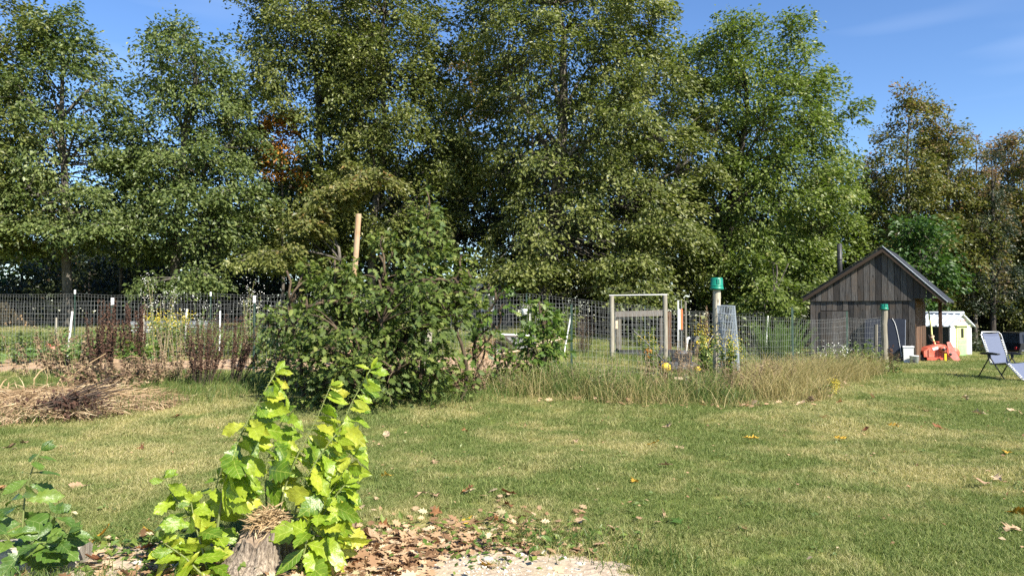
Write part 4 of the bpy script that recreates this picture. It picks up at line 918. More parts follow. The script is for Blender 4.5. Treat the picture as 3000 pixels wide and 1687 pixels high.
# ------------------------------------------------------------------ garden gate and timber frame
gx0 = on(1792, 20.0); gx1 = on(1948, 20.0); gate = thing('garden_gate', 'gate opening of two round grey posts joined by a thin metal bar', 'gate', tuple(gx0))
gh = 1.62; wg = gx1.x - gx0.x; dzg = gx1.z - gx0.z
for x0, zz in ((0, 0), (wg, dzg)):
    mb = MB(); mb.tube([(x0, 0, zz - .2), (x0 + .006, 0, zz + .8), (x0, 0, gh + (.0 if x0 == 0 else .02))], [.066, .063, .06], 12); mb.obj('post', M['greypost'], gate)
mb = MB(); mb.tube([(-.07, -.01, gh + .015), (wg + .06, -.01, gh + .035)], .02, 6); mb.obj('top_bar', M['silver'], gate)
mb = MB()
for q in range(12): x = .09 + q * (wg - .18) / 11; mb.tube([(x, -.03, .15), (x, -.03, 1.18)], .003, 3, False)
for z in np.linspace(.15, 1.18, 8): mb.tube([(.05, -.035, z), (wg - .05, -.035, z)], .003, 3, False)
mb.obj('wire_panel', M['wire'], gate)
f0 = on(1812, 21.4); tf = thing('timber_frame', 'open frame of dark weathered timbers behind the gate', 'frame', tuple(f0)); wf = (1940 - 1812) / 2250 * 21.4
for x0, m_ in ((0, 'greypost'), (wf, 'darkpost'), (wf + .17, 'brownboard')):
    mb = MB(); mb.box((x0, 0, .5), (.14 if x0 != wf else .17, .12, 1.44)); mb.obj('upright', M[m_], tf)
mb = MB(); mb.box((wf / 2, -.08, 1.17), (wf + .2, .06, .16), Matrix.Rotation(R(-1.5), 4, 'Y')); mb.obj('cross_beam', M['darkpost'], tf)
mb = MB(); mb.box((wf / 2 + .1, -.09, .06), (wf + .5, .05, .22)); mb.obj('sill_board', M['pipe'], tf)
mb = MB(); mb.box((-.07, -.10, .86), (.07, .04, .22)); mb.obj('latch_box', M['paleend'], tf)

# ------------------------------------------------------------------ lawn mower
c = on(1992, 17.0); mw = thing('lawn_mower', 'push lawn mower with yellow wheels inside the fence', 'lawn mower', tuple(c), R(-6))
mb = MB(); mb.prism([(-.36, .10), (.36, .10), (.36, .20), (.28, .25), (-.28, .25), (-.36, .20)], -.24, .24, Ir); mb.obj('deck', M['greydeck'], mw)
mb = MB(); mb.prism([(-.18, .25), (.22, .25), (.24, .36), (.18, .43), (-.10, .43), (-.2, .36)], -.17, .17, Ir); en = mb.obj('engine', M['black'], mw)
mb = MB(); mb.lathe([(0, .06), (.09, .055), (.13, .02), (.14, 0)], 18, (.03, 0, .43)); mb.obj('engine_cap', M['greydeck'], en, True)
for (x, y, rr) in ((-.34, -.28, .14), (.34, -.28, .10), (-.34, .28, .14), (.34, .28, .10)):
    mb = MB(); mb.tube([(x, y - .03, rr), (x, y + .03, rr)], rr, 20); wh = mb.obj('wheel', M['tyre'], mw, True)
    mb = MB(); mb.tube([(x, y - .036, rr), (x, y + .036, rr)], rr * .74, 16); mb.obj('rim', M['yellow'], wh, True)
for s_ in (-1, 1):
    mb = MB(); mb.tube([(-.34, s_ * .2, .22), (-.62, s_ * .2, .55), (-1.02, s_ * .2, .92)], .014, 6); mb.obj('handle_tube', M['pipe'], mw)
mb = MB(); mb.tube([(-1.02, -.2, .92), (-1.05, -.1, .95), (-1.05, .1, .95), (-1.02, .2, .92)], .014, 6); mb.obj('handle_bar', M['pipe'], mw)
# black engine-powered machine further back
c = on(2035, 24); em = thing('snow_thrower', 'black engine machine with a yellow label parked behind the gate', 'machine', tuple(c), R(10))
mb = MB(); mb.prism([(-.62, 0), (-.2, 0), (-.2, .26), (-.60, .26), (-.66, .14)], -.3, .3, Ir); mb.obj('auger_box', M['black'], em)
mb = MB(); mb.box((.08, 0, .34), (.42, .40, .42)); eo = mb.obj('engine', M['black'], em)
mb = MB(); mb.prism([(-.12, .55), (.26, .55), (.20, .70), (-.04, .72)], -.2, .2, Ir); mb.obj('shroud', M['greydeck'], eo)
mb = MB(); mb.box((.06, -.215, .52), (.20, .02, .09)); mb.obj('yellow_label', M['yellow'], eo)
for y in (-.24, .24):
    mb = MB(); mb.tube([(.1, y - .04, .17), (.1, y + .04, .17)], .17, 18); mb.obj('wheel', M['tyre'], em, True)
mb = MB(); mb.tube([(-.35, -.1, .25), (-.30, -.1, .62), (-.22, -.1, .66)], .045, 8); mb.obj('chute', M['white'], em)
for y in (-.18, .18):
    mb = MB(); mb.tube([(.25, y, .35), (.55, y, .78)], .015, 6); mb.obj('handle_tube', M['silver'], em)
mb = MB(); mb.prism([(.28, 0), (.42, 0), (.26, .55), (.18, .55)], -.30, -.26, Ir); mb.obj('leaning_board', M['limepaint'], em)

# ------------------------------------------------------------------ wheelbarrow
c = on(1530, 18.0); wb = thing('wheelbarrow', 'grey wheelbarrow standing behind the wire fence', 'wheelbarrow', tuple(c), R(8))
mb = MB()
top = [(-.46, -.28), (.30, -.32), (.36, -.26), (.36, .26), (.30, .32), (-.46, .28), (-.52, .15), (-.52, -.15)]; bot = [(-.12, -.17), (.22, -.19), (.24, -.15), (.24, .15), (.22, .19), (-.12, .17), (-.15, .1), (-.15, -.1)]
V = [(x, y, .62 - .04 * (x > 0)) for x, y in top] + [(x, y, .30) for x, y in bot] + [(x * .95, y * .95, .615 - .04 * (x > 0)) for x, y in top] + [(x * .94, y * .94, .315) for x, y in bot]
Fq = []
for i in range(8):
    j = (i + 1) % 8; Fq += [(i, j, 8 + j, 8 + i), (16 + j, 16 + i, 24 + i, 24 + j), (j, i, 16 + i, 16 + j)]
mb.add(V, Fq); mb.add([V[i] for i in range(8, 16)], [list(range(8))]); mb.add([V[i] for i in range(24, 32)], [list(range(8))]); mb.obj('tray', M['steelgrey'], wb)
mb = MB(); mb.tube([(x * 1.0, y * 1.0, .625 - .04 * (x > 0)) for x, y in top + top[:1]], .018, 6); mb.obj('rim', M['silver'], wb)
for s_ in (-1, 1):
    mb = MB(); mb.tube([(-.62, s_ * .08, .16), (.0, s_ * .2, .28), (.95, s_ * .28, .55)], .022, 6); mb.obj('handle', M['paleend'], wb)
    mb = MB(); mb.tube([(.18, s_ * .2, .30), (.30, s_ * .24, .0), (.10, s_ * .22, .02)], .016, 6); mb.obj('leg', M['pipe'], wb)
mb = MB(); mb.tube([(-.55, -.05, .2), (-.55, .05, .2)], .2, 20); wh = mb.obj('wheel', M['tyre'], wb, True)
mb = MB(); mb.tube([(-.55, -.055, .2), (-.55, .055, .2)], .09, 14); mb.obj('rim', M['steelgrey'], wh, True)

# ------------------------------------------------------------------ small hut under the trees
c = on(1445, 31.5); ht = thing('garden_hut', 'small board hut with tree shade put into its dark board colour and grey metal roof under the trees', 'hut', tuple(c), R(18))
mb = MB(); mb.prism([(-.9, -.1), (.9, -.1), (.9, 1.3), (0, 2.05), (-.9, 1.3)], 0, 2.4, Ir); mb.obj('wall', M['oldboard'], ht)  # tree shade over the hut is put into the darker board colour
for q in range(11):
    x = -.9 + q * .164; zt = 1.3 + .75 * (1 - abs(x + .08) / .9); mb = MB(); mb.box((x + .08, -.012, zt / 2 - .02), (.155, .02, zt - .02)); mb.obj('board', M['oldboard'], ht)
mb = MB(); slab(-1.15, 1.15, 0, 2.12, .04, -.3, 2.6, mb); mb.obj('roof', M['metalroof'], ht)
mb = MB(); slab(0, 2.12, 1.15, 1.15, .04, -.3, 2.6, mb); mb.obj('roof', M['metalroof'], ht)
wf_ = MB(); wf_.box((-.25, -.035, 1.0), (.50, .03, .62)); wo_ = wf_.obj('window', M['glass'], ht)
for (x, z, sx, sz) in ((-.50, 1.0, .05, .7), (0.0, 1.0, .05, .7), (-.25, 1.33, .5, .05), (-.25, .69, .5, .05), (-.25, 1.01, .5, .03)):
    mb = MB(); mb.box((x, -.055, z), (sx, .02, sz)); mb.obj('frame_bar', M['white'], wo_)
mb = MB(); mb.box((.52, -.03, .78), (.55, .02, 1.5)); mb.obj('door', M['pipe'], ht)  # black slab standing in for the deep shade of the door opening

# ------------------------------------------------------------------ firewood and metal sheets at the left
r = np.random.default_rng(8); lw = (0, 0)
lm = MB(); lm.tube([(0, 0, 0), (0, .45, 0)], 1.0, 10, False); lm.add([(math.cos(k_ * .628), .45, math.sin(k_ * .628)) for k_ in range(10)], [list(range(10))])
log_me = lm.mesh('log_bark', M['logbark'], True); em_ = MB(); em_.add([(math.cos(k_ * .628) * .97, -.004, math.sin(k_ * .628) * .97) for k_ in range(10)], [list(range(10))]); end_me = em_.mesh('log_end', M['logend'])
x0 = on(-40, 31.5).x; rowz = 0
for row in range(8):
    n = 13 - row
    for q in range(n):
        rr = r.uniform(.058, .085); x = x0 + q * .148 + (row % 2) * .07 + r.normal(0, .01); z = float(T(x, 31.5)) + .08 + row * .128
        ordn = ['first', 'second', 'third', 'fourth', 'fifth', 'sixth', 'seventh', 'eighth', 'ninth', 'tenth', 'eleventh', 'twelfth', 'thirteenth'][q]
        lo = tag(link('firewood_log', log_me, None, (x, 31.5 + r.uniform(-.05, .05), z)), f'firewood log, {ordn} from the left in the {["bottom", "second", "third", "fourth", "fifth", "sixth", "seventh", "top"][row]} row of the stack', 'log', 'firewood logs in the stack')
        lo.scale = (rr, 1, rr * r.uniform(.8, 1)); lo.rotation_euler = (0, r.uniform(0, 6), 0)
        link('cut_end', end_me, lo)
ms = on(505, 27.5); root = thing('metal_sheets', 'stack of pale metal sheets lying beyond the left garden', 'metal sheets', (ms.x - .9, ms.y, ms.z), R(5))
for q in range(7):
    mb = MB(); mb.box((.9 + r.normal(0, .05), 0, .12 + q * .06), (2.6, .9, .02), Matrix.Rotation(R(r.normal(0, 1)), 4, 'Z')); mb.obj('sheet', M['whitemetal'] if q % 2 else M['metalroof'], root)
for x in (-.2, 2.0):
    mb = MB(); mb.box((x, 0, .03), (.1, .9, .16)); mb.obj('bearer', M['darkpost'], root)

# ------------------------------------------------------------------ big lobed leaves (parts of the near plants, fallen leaves)
SHALLOW = [(0, .0), (.06, .022), (.16, .085), (.25, .15), (.285, .115), (.36, .20), (.43, .275), (.46, .20), (.54, .28), (.63, .34), (.655, .25), (.73, .285), (.80, .27), (.815, .185), (.885, .175), (.90, .10), (1, 0)]
DEEP = [(0, .0), (.10, .02), (.17, .07), (.24, .20), (.27, .10), (.33, .12), (.42, .36), (.47, .20), (.50, .13), (.58, .28), (.66, .38), (.68, .18), (.73, .14), (.80, .24), (.84, .10), (.90, .09), (1, 0)]
OVAL = [(0, 0), (.08, .03), (.2, .12), (.35, .20), (.5, .235), (.65, .215), (.8, .145), (.92, .06), (1, 0)]
def leaf_mesh(name, outline, mat, curl=.3, cup=.25, twist=.3, wave=.04, seed=0, petiole=.14):
    r = np.random.default_rng(seed); n = len(outline); V = []; vu = []; vv = []
    ph = r.uniform(0, 6.28, 3)
    for i, (u_, w_) in enumerate(outline):
        wl_ = w_ * r.uniform(.86, 1.1); wr_ = w_ * r.uniform(.86, 1.1)
        for k_, s_ in ((-1, wl_), (-.5, wl_), (0, 0), (.5, wr_), (1, wr_)):
            y = k_ * s_; th = twist * u_
            z = -curl * u_ * u_ + cup * abs(y) * (1 - .3 * u_) + wave * math.sin(u_ * 13 + ph[0] + 3 * k_) * abs(k_) + .02 * math.sin(u_ * 7 + ph[1])
            yy = y * math.cos(th) - 0 * z; zz = z + y * math.sin(th)
            V.append((u_, yy, zz)); vu.append(u_); vv.append(k_ * s_)
    F = []
    for i in range(n - 1):
        for k_ in range(4): F.append((i * 5 + k_, i * 5 + k_ + 1, i * 5 + 6 + k_, i * 5 + 5 + k_))
    mb = MB(); mb.add(V, F)
    if petiole: mb.tube([(-petiole, 0, .02), (-petiole * .5, 0, .005), (.1, 0, -.004)], [.010, .008, .006], 4); vu += [0.0] * 12; vv += [0.0] * 12
    me = mb.mesh(name, mat, True)
    for nm, arr in (('vu', vu), ('vv', vv)):
        a_ = me.attributes.new(nm, 'FLOAT', 'POINT'); a_.data.foreach_set('value', np.array(arr, np.float32))
    return me

def bigleaf_mat(name, stops, vein, transl=.35, rough=.35, spec=.5, tboost=(1.5, 1.5, .6), spots=None):
    m, nt, b, o = new_mat(name)
    oi = nt.nodes.new('ShaderNodeObjectInfo'); r = ramp(nt, stops); nt.links.new(oi.outputs['Random'], r.inputs[0])
    au = nt.nodes.new('ShaderNodeAttribute'); au.attribute_name = 'vu'; av = nt.nodes.new('ShaderNodeAttribute'); av.attribute_name = 'vv'
    ab = math_n(nt, 'ABSOLUTE', av.outputs['Fac'])
    fr = math_n(nt, 'FRACT', math_n(nt, 'MULTIPLY', math_n(nt, 'SUBTRACT', au.outputs['Fac'], math_n(nt, 'MULTIPLY', ab, .8)), 7.0))
    side = math_n(nt, 'LESS_THAN', fr, .085); midr = math_n(nt, 'LESS_THAN', ab, .010)
    vn = math_n(nt, 'MAXIMUM', side, midr)
    col = mixc(nt, math_n(nt, 'MULTIPLY', vn, .55), r.outputs[0], vein)
    n = noise(nt, 7, 4, .6); n.inputs['Scale'].default_value = 6
    r2 = ramp(nt, [(.3, (.78, .78, .78)), (.7, (1.2, 1.2, 1.2))]); nt.links.new(n.outputs[0], r2.inputs[0]); col = mixc(nt, 1.0, col, r2.outputs[0], 'MULTIPLY')
    if spots:
        n3 = noise(nt, 17, 2, .5); r3 = ramp(nt, [(.66, (0, 0, 0)), (.72, (1, 1, 1))]); nt.links.new(n3.outputs[0], r3.inputs[0]); col = mixc(nt, r3.outputs[0], col, spots)
    nt.links.new(col, b.inputs['Base Color']); b.inputs['Roughness'].default_value = rough; b.inputs['Specular IOR Level'].default_value = spec
    bump(nt, b, math_n(nt, 'ADD', math_n(nt, 'MULTIPLY', vn, -.6), math_n(nt, 'MULTIPLY', n.outputs[0], .8)), .35, .02)
    t = nt.nodes.new('ShaderNodeBsdfTranslucent'); nt.links.new(mixc(nt, 1.0, col, tboost, 'MULTIPLY'), t.inputs[0])
    mx = nt.nodes.new('ShaderNodeMixShader'); mx.inputs[0].default_value = transl
    nt.links.new(b.outputs[0], mx.inputs[1]); nt.links.new(t.outputs[0], mx.inputs[2]); nt.links.new(mx.outputs[0], o.inputs[0])
    return m
M['lime'] = bigleaf_mat('lime_sapling_leaf', [(0, (.08, .16, .012)), (.3, (.17, .27, .018)), (.7, (.27, .35, .026)), (.95, (.38, .40, .045)), (1, (.44, .38, .04))], (.45, .50, .10), .38, spots=(.20, .24, .02))
M['deepgreen'] = bigleaf_mat('green_sapling_leaf', [(0, (.045, .095, .014)), (.6, (.085, .160, .024)), (1, (.15, .22, .035))], (.22, .28, .09), .3)
M['bushleaf'] = bigleaf_mat('shrub_leaf', [(0, (.045, .082, .022)), (.5, (.085, .13, .032)), (1, (.17, .20, .05))], (.18, .22, .08), .28, .55, .3)
M['tanleaf'] = bigleaf_mat('dry_tan_leaf', [(0, (.26, .17, .10)), (.5, (.44, .31, .19)), (1, (.60, .47, .31))], (.5, .4, .28), .15, .7, .2, (1.2, 1, .7))
M['heapstraw'] = leaf_mat('brown_heap_straw', [(0, (.18, .12, .065)), (.5, (.36, .25, .145)), (.85, (.50, .38, .23)), (1, (.6, .48, .32))], .2, .8, .15, (1.1, 1, .8))
M['brownleaf'] = bigleaf_mat('dry_brown_leaf', [(0, (.12, .045, .018)), (.5, (.22, .095, .035)), (1, (.34, .17, .075))], (.3, .16, .08), .15, .6, .3, (1.2, 1, .7))
M['goldleaf'] = bigleaf_mat('golden_leaf', [(0, (.42, .22, .02)), (1, (.60, .38, .05))], (.6, .45, .1), .25, .6, .3, (1.2, 1, .7))
LIME = [leaf_mesh('lime_leaf', SHALLOW if i != 3 else OVAL, M['lime'], .12 + .10 * i, .12 + .1 * (i % 3), -.5 + .28 * i, .03, 40 + i) for i in range(6)]
GREEN = [leaf_mesh('green_leaf', OVAL if i % 2 else SHALLOW, M['deepgreen'], .1 + .12 * i, .15 + .08 * i, -.4 + .3 * i, .02, 50 + i) for i in range(4)]
BUSHL = [leaf_mesh('shrub_leaf', DEEP, M['bushleaf'], .15 + .15 * i, .2, -.4 + .3 * i, .03, 70 + i) for i in range(4)]
FALL = {k_: [leaf_mesh('fallen_leaf', DEEP if i % 3 else SHALLOW, M[k_], -.35 + .28 * i, .45, -.5 + .5 * i, .05, 80 + i) for i in range(3)] for k_ in ('tanleaf', 'brownleaf', 'goldleaf')}
FALL['limefall'] = [leaf_mesh('fallen_leaf', DEEP, M['deepgreen'], .1, .2, .2, .03, 99)]

def orient(axis, nrm):
    a_ = Vector(axis).normalized(); s_ = Vector(nrm).cross(a_).normalized(); n_ = a_.cross(s_)
    return Matrix((a_, s_, n_)).transposed().to_4x4()

def put_leaf(parent, meshes, loc, axis, nrm, size, r, name='leaf'):
    o = link(name, meshes[int(r.integers(len(meshes)))], parent)
    o.matrix_local = Matrix.Translation(Vector(loc)) @ orient(axis, nrm) @ Matrix.Diagonal((size * 1.1, size * r.uniform(.8, 1.1), size, 1))
    return o

def sapling(label, pts, mats, size, step, r, stem_mat, rad=.008, wind=.9, start=.2, group=None, extra_stems=(), lean_out=.6, tipsmall=.45, up=.5):
    """pts: stem through world points; alternate leaves along it, blown to the right"""
    base = Vector(pts[0]); root = thing('oak_sapling', label, 'sapling', tuple(base), 0, group)
    for stem in [pts] + list(extra_stems):
        P_ = np.array([tuple(Vector(p) - base) for p in stem]); seg = np.linalg.norm(np.diff(P_, axis=0), axis=1); cum = np.concatenate([[0], np.cumsum(seg)]); Ls = cum[-1]
        ss = np.linspace(0, Ls, 12); C = np.stack([np.interp(ss, cum, P_[:, k_]) for k_ in range(3)], -1)
        C[1:-1] = (C[:-2] + C[1:-1] * 2 + C[2:]) / 4
        mb = MB(); mb.tube(C, np.linspace(rad, rad * .35, 12), 6); mb.obj('stem', stem_mat, root, True)
        s = Ls * start; k_ = 0
        while s < Ls:
            f = s / Ls; c = Vector([np.interp(s, ss, C[:, q]) for q in range(3)])
            a_ = k_ * 2.4 + r.uniform(-.5, .5)
            ax = Vector((math.cos(a_) * lean_out + wind * r.uniform(.5, 1.2), math.sin(a_) * lean_out * .8 - .15, r.uniform(-.45, .35) - .1))
            nr = Vector((r.normal(.1, .45), r.normal(-.55, .45), up + r.normal(0, .3)))
            sz = size * r.uniform(.75, 1.2) * (1 - (1 - tipsmall) * max(0, (f - .55) / .45))
            put_leaf(root, mats, c, ax, nr, sz, r)
            s += step * r.uniform(.6, 1.4) * (1.0 - .35 * f); k_ += 1
        for q in range(4):
            put_leaf(root, mats, C[-1], (r.normal(.5, .4), r.normal(0, .4), r.uniform(.2, 1)), (r.normal(0, .5), -.6, .4), size * .38, r)
    return root

r = np.random.default_rng(17)
SPG = 'lime green oak sprouts round the stump'
def S(D, *pp): return [at(x, y, D + dd) for x, y, dd in pp]
sapling('tallest lime green sprout, left of the others, leaning right over the stump', S(4.62, (628, 1640, -.05), (636, 1540, 0), (662, 1400, 0), (703, 1270, .05), (765, 1165, .1), (806, 1092, .12)), LIME, .215, .027, r, M['stem_green'], .010, group=SPG, start=.30)
sapling('low lime sprout spreading out on the left of the stump', S(4.6, (592, 1620, 0), (585, 1560, .0), (540, 1490, .0), (505, 1450, .02), (478, 1400, .05)), LIME, .19, .038, r, M['stem_green'], .008, wind=.35, group=SPG, start=.25,
        extra_stems=[S(4.55, (600, 1640, 0), (520, 1600, -.03), (455, 1620, -.06)), S(4.66, (605, 1620, 0), (618, 1500, .05), (640, 1400, .05))], lean_out=.9)
sapling('straight lime sprout rising right behind the stump top', S(4.95, (779, 1530, 0), (781, 1460, 0), (776, 1380, 0), (800, 1290, .03), (842, 1205, .05)), LIME, .21, .036, r, M['stem_green'], .008, group=SPG, start=.3)
sapling('long thin lime sprout with a bare stem in the middle', S(4.85, (822, 1500, 0), (832, 1430, 0), (872, 1330, 0), (930, 1225, .05), (968, 1130, .08)), LIME, .20, .042, r, M['stem_green'], .007, group=SPG, start=.42)
sapling('lime sprout with the highest tip, on the right, few leaves near the top', S(4.8, (918, 1600, 0), (935, 1500, 0), (965, 1360, .02), (1005, 1230, .05), (1045, 1150, .08), (1085, 1082, .1)), LIME, .215, .045, r, M['stem_green'], .009, group=SPG, start=.15)
sapling('leafy lime sprout right of the stump, mid height', S(4.65, (838, 1640, 0), (850, 1550, 0), (880, 1440, 0), (930, 1340, .04), (985, 1270, .06)), LIME, .215, .031, r, M['stem_green'], .008, group=SPG, start=.18)
sapling('broad lime sprout at the right foot of the stump', S(4.5, (884, 1680, 0), (905, 1610, 0), (935, 1530, .03), (975, 1460, .05), (1010, 1420, .05)), LIME, .215, .031, r, M['stem_green'], .009, group=SPG, start=.1)
sapling('short bushy lime sprout hiding the left side of the stump', S(4.5, (610, 1680, 0), (590, 1600, 0), (570, 1530, .02), (560, 1470, .04)), LIME, .19, .036, r, M['stem_green'], .008, wind=-.1, group=SPG, start=.15, lean_out=.9,
        extra_stems=[S(4.45, (600, 1690, 0), (540, 1630, 0), (480, 1590, .02))])
sapling('short bushy lime sprout in front of the right side of the stump', S(4.45, (880, 1700, 0), (890, 1620, 0), (910, 1540, .03), (950, 1480, .05)), LIME, .20, .034, r, M['stem_green'], .008, wind=.6, group=SPG, start=.12, lean_out=.9,
        extra_stems=[S(4.5, (880, 1660, 0), (960, 1580, .02), (1020, 1500, .03)), S(4.6, (870, 1640, 0), (930, 1500, .02), (1010, 1380, .05), (1040, 1330, .05))])
sapling('dark green broad-leaved sapling in the lower left corner', S(4.75, (60, 1625, 0), (66, 1540, 0), (72, 1450, .03), (98, 1360, .06), (118, 1320, .08)), GREEN, .21, .042, r, M['stem_green'], .008, wind=.45, start=.1, lean_out=.9, up=.8,
        extra_stems=[S(4.7, (70, 1625, 0), (120, 1560, -.05), (165, 1505, -.1)), S(4.65, (50, 1625, 0), (20, 1570, -.05), (-30, 1530, -.1)), S(4.55, (100, 1630, 0), (150, 1585, -.06), (200, 1560, -.1)), S(4.6, (60, 1640, 0), (90, 1590, -.08), (135, 1590, -.15))])

# ------------------------------------------------------------------ stump and old log
M['stumpwood'] = bark('weathered_stump', (.07, .052, .04), (.33, .27, .21), 26)
M['stumptop'] = surf('rotten_stump_top', (.12, .085, .06), (.34, .26, .18), 14, .95, bmp=.9)
c = ground(735, 1700); c.y += .14; c.z = float(T(c.x, c.y)); stp = thing('tree_stump', 'old grey tree stump sloping outward with a nest of dry grass', 'stump', tuple(c))
mb = MB(); na = 110; nz_ = 16; V = []
for i in range(nz_ + 1):
    t_ = i / nz_
    for j in range(na):
        a_ = j / na * 2 * math.pi
        ri = .13 + .12 * (1 - t_) ** 1.6 + .012 * math.sin(a_ * 9 + t_ * 2) + .010 * abs(math.sin(a_ * 17 + 2 * math.sin(t_ * 5))) * (1 + .5 * math.sin(t_ * 14 + a_ * 3)) + .02 * math.sin(a_ * 4 + 1) * (1.3 - t_) + .008 * math.sin(a_ * 23 + 3 * t_)
        ri += .14 * (1 - t_) ** 1.5 * max(0, math.cos(a_ - 4.1)) ** 3
        top_ = .24 + .05 * math.sin(a_ + .6) + .025 * math.sin(a_ * 5)
        V.append((ri * math.cos(a_) + .03 * t_, ri * math.sin(a_), -.05 + (top_ + .05) * t_))
mb.add(V, [(i * na + j, i * na + (j + 1) % na, (i + 1) * na + (j + 1) % na, (i + 1) * na + j) for i in range(nz_) for j in range(na)])
mb.obj('bark_side', M['stumpwood'], stp, True)
mb = MB(); V = [(.03, 0, .22)] + [tuple(v) for v in V[-na:]]; mb.add(V, [(0, 1 + j, 1 + (j + 1) % na) for j in range(na)]); mb.obj('rotten_top', M['stumptop'], stp)
mb = MB(); n = 420; a_ = r.uniform(0, 6.28, n); rr = .10 * np.sqrt(r.uniform(0, 1, n))
C = np.stack([.05 + rr * np.cos(a_), .02 + rr * np.sin(a_), .27 + .07 * (1 - (rr / .10) ** 2) + r.normal(0, .012, n)], -1)
leaves(mb, C, r.normal(0, 1, (n, 3)) * np.array([1, 1, .35]), r.normal(0, 1, (n, 3)), r.uniform(.05, .11, n), r.uniform(.3, 1, n), (LN[0] * np.array([1, .35, 1]), LN[1]))
tag(mb.obj('dry_grass_nest', M['straw'], stp), kind='stuff')
M['oldlog'] = bark('bleached_old_log', (.22, .18, .14), (.52, .47, .40), 6)
c = ground(40, 1668); lg = thing('fallen_log', 'bleached rotting log in the lower left corner', 'log', tuple(c), R(8))
mb = MB(); na = 22; V = []
for i in range(15):
    t_ = i / 14; x = -.75 + t_ * 1.15
    for j in range(na):
        a_ = j / na * 2 * math.pi; ri = (.17 - .05 * t_ ** 3) * (1 + .10 * math.sin(a_ * 5 + t_ * 4) + .07 * math.sin(a_ * 11 + t_ * 9) + .05 * math.sin(t_ * 20 + a_))
        V.append((x, ri * math.cos(a_) * 1.1, .04 + ri * math.sin(a_) * .75))
mb.add(V, [(i * na + j, i * na + (j + 1) % na, (i + 1) * na + (j + 1) % na, (i + 1) * na + j) for i in range(14) for j in range(na)]); mb.add([V[14 * na + j] for j in range(na)], [list(range(na))])
mb.obj('wood', M['oldlog'], lg, True)

# ------------------------------------------------------------------ leafy oak bush in the middle
bb = make_tree('oak_bush', 'large leafy oak bush in the middle, with one tall spire', 1110, 11.9,
               [(800, 950, 1280), (850, 880, 1370), (900, 850, 1400), (980, 815, 1395), (1060, 810, 1380), (1120, 850, 1330), (1180, 930, 1250)],
               'bush', dens=54, nleaf=26, lsize=.104, seed=43, trunk_r=.035, bark_m='twig', cat='bush', L=.46, tpl=LO, shell=.5, lat=.85, forks=22,
               extra=((1150, 860, 11.2, .25, 5), (900, 900, 11.3, .25, 5), (1340, 830, 11.6, .25, 4)), gaps=((1120, 790, 60, 40),))
for k_, (tp, D_, rows_, dn) in enumerate([
        (1240, 11.9, [(560, 1238, 1250), (600, 1225, 1268), (640, 1195, 1300), (690, 1190, 1315), (730, 1175, 1320), (790, 1190, 1335), (860, 1190, 1330), (960, 1200, 1320)], 52),
        (1010, 11.6, [(735, 1000, 1012), (775, 985, 1040), (830, 970, 1060), (900, 970, 1060)], 60), (900, 11.8, [(770, 890, 900), (810, 875, 925), (860, 865, 940), (920, 870, 940)], 55),
        (1130, 12.1, [(690, 1122, 1132), (740, 1105, 1160), (800, 1100, 1170), (880, 1090, 1180)], 45), (1355, 12.0, [(740, 1352, 1362), (790, 1335, 1385), (850, 1330, 1405), (920, 1330, 1400)], 55)]):
    sp = make_tree('oak_shoot', 'x y z w', tp, D_, rows_, 'bush', dens=dn, nleaf=24, lsize=.10, seed=144 + k_, trunk_r=.018, bark_m='twig', L=.36, tpl=LO, shell=.6, forks=7, tshift=.05, ttop=.2)
    for ch in list(sp.children):
        ch.parent = bb; ch.location = sp.location - bb.location
    bpy.data.objects.remove(sp)
r = np.random.default_rng(19)
for q in range(300):
    py = r.uniform(600, 1170); L_, R_ = (np.interp(py, [600, 700, 780], [1215, 1180, 1000]), np.interp(py, [600, 700, 780], [1280, 1320, 1310])) if py < 780 else (np.interp(py, [780, 900, 1060, 1170], [930, 850, 820, 930]), np.interp(py, [780, 900, 1060, 1170], [1310, 1390, 1370, 1260]))
    px = r.uniform(L_, R_); cx = (L_ + R_) / 2; k_ = math.sqrt(max(0, 1 - ((px - cx) / ((R_ - L_) / 2 + 1)) ** 2))
    D = 11.9 - k_ * (R_ - L_) / 2 / 2250 * 11.9 * .8 + r.uniform(-.05, .3)
    put_leaf(bb, BUSHL, at(px, py, D) - Vector(bb.location), (r.normal(.4, .6), r.normal(-.3, .5), r.normal(-.25, .3)), (r.normal(0, .4), r.normal(-.35, .4), .8), r.uniform(.09, .14), r)
# seedlings right of it
make_tree('oak_seedling', 'slim leafy seedling bush left of the gate, inside the grass strip', 1585, 13.9, [(885, 1570, 1592), (930, 1545, 1625), (985, 1530, 1650), (1040, 1530, 1645), (1100, 1520, 1630), (1150, 1530, 1600)], 'bush2', dens=75, nleaf=16, lsize=.12, seed=45, trunk_r=.015, bark_m='twig', cat='bush', L=.36, tpl=LO, forks=10)
make_tree('oak_seedling', 'small leafy twig arching out right of the big bush', 1400, 13.0, [(838, 1440, 1500), (880, 1430, 1510), (930, 1400, 1470), (1000, 1380, 1420), (1090, 1390, 1420)], 'bush2', dens=36, nleaf=14, lsize=.13, seed=46, trunk_r=.014, bark_m='twig', cat='bush', L=.36, tpl=LO, forks=6)
make_tree('oak_seedling', 'low leafy seedling in front of the wheelbarrow', 1500, 13.6, [(1010, 1470, 1500), (1060, 1450, 1540), (1120, 1460, 1540), (1160, 1480, 1530)], 'bush2', dens=55, nleaf=14, lsize=.10, seed=47, trunk_r=.012, bark_m='twig', cat='bush', L=.3, tpl=LO, forks=6)
make_tree('oak_seedling', 'pale leafy seedling at the left foot of the big bush', 800, 13.2, [(900, 790, 830), (950, 770, 860), (1010, 765, 870), (1080, 770, 860), (1110, 790, 850)], 'weed', dens=70, nleaf=14, lsize=.11, seed=48, trunk_r=.012, bark_m='twig', cat='bush', L=.32, tpl=LO, forks=6)

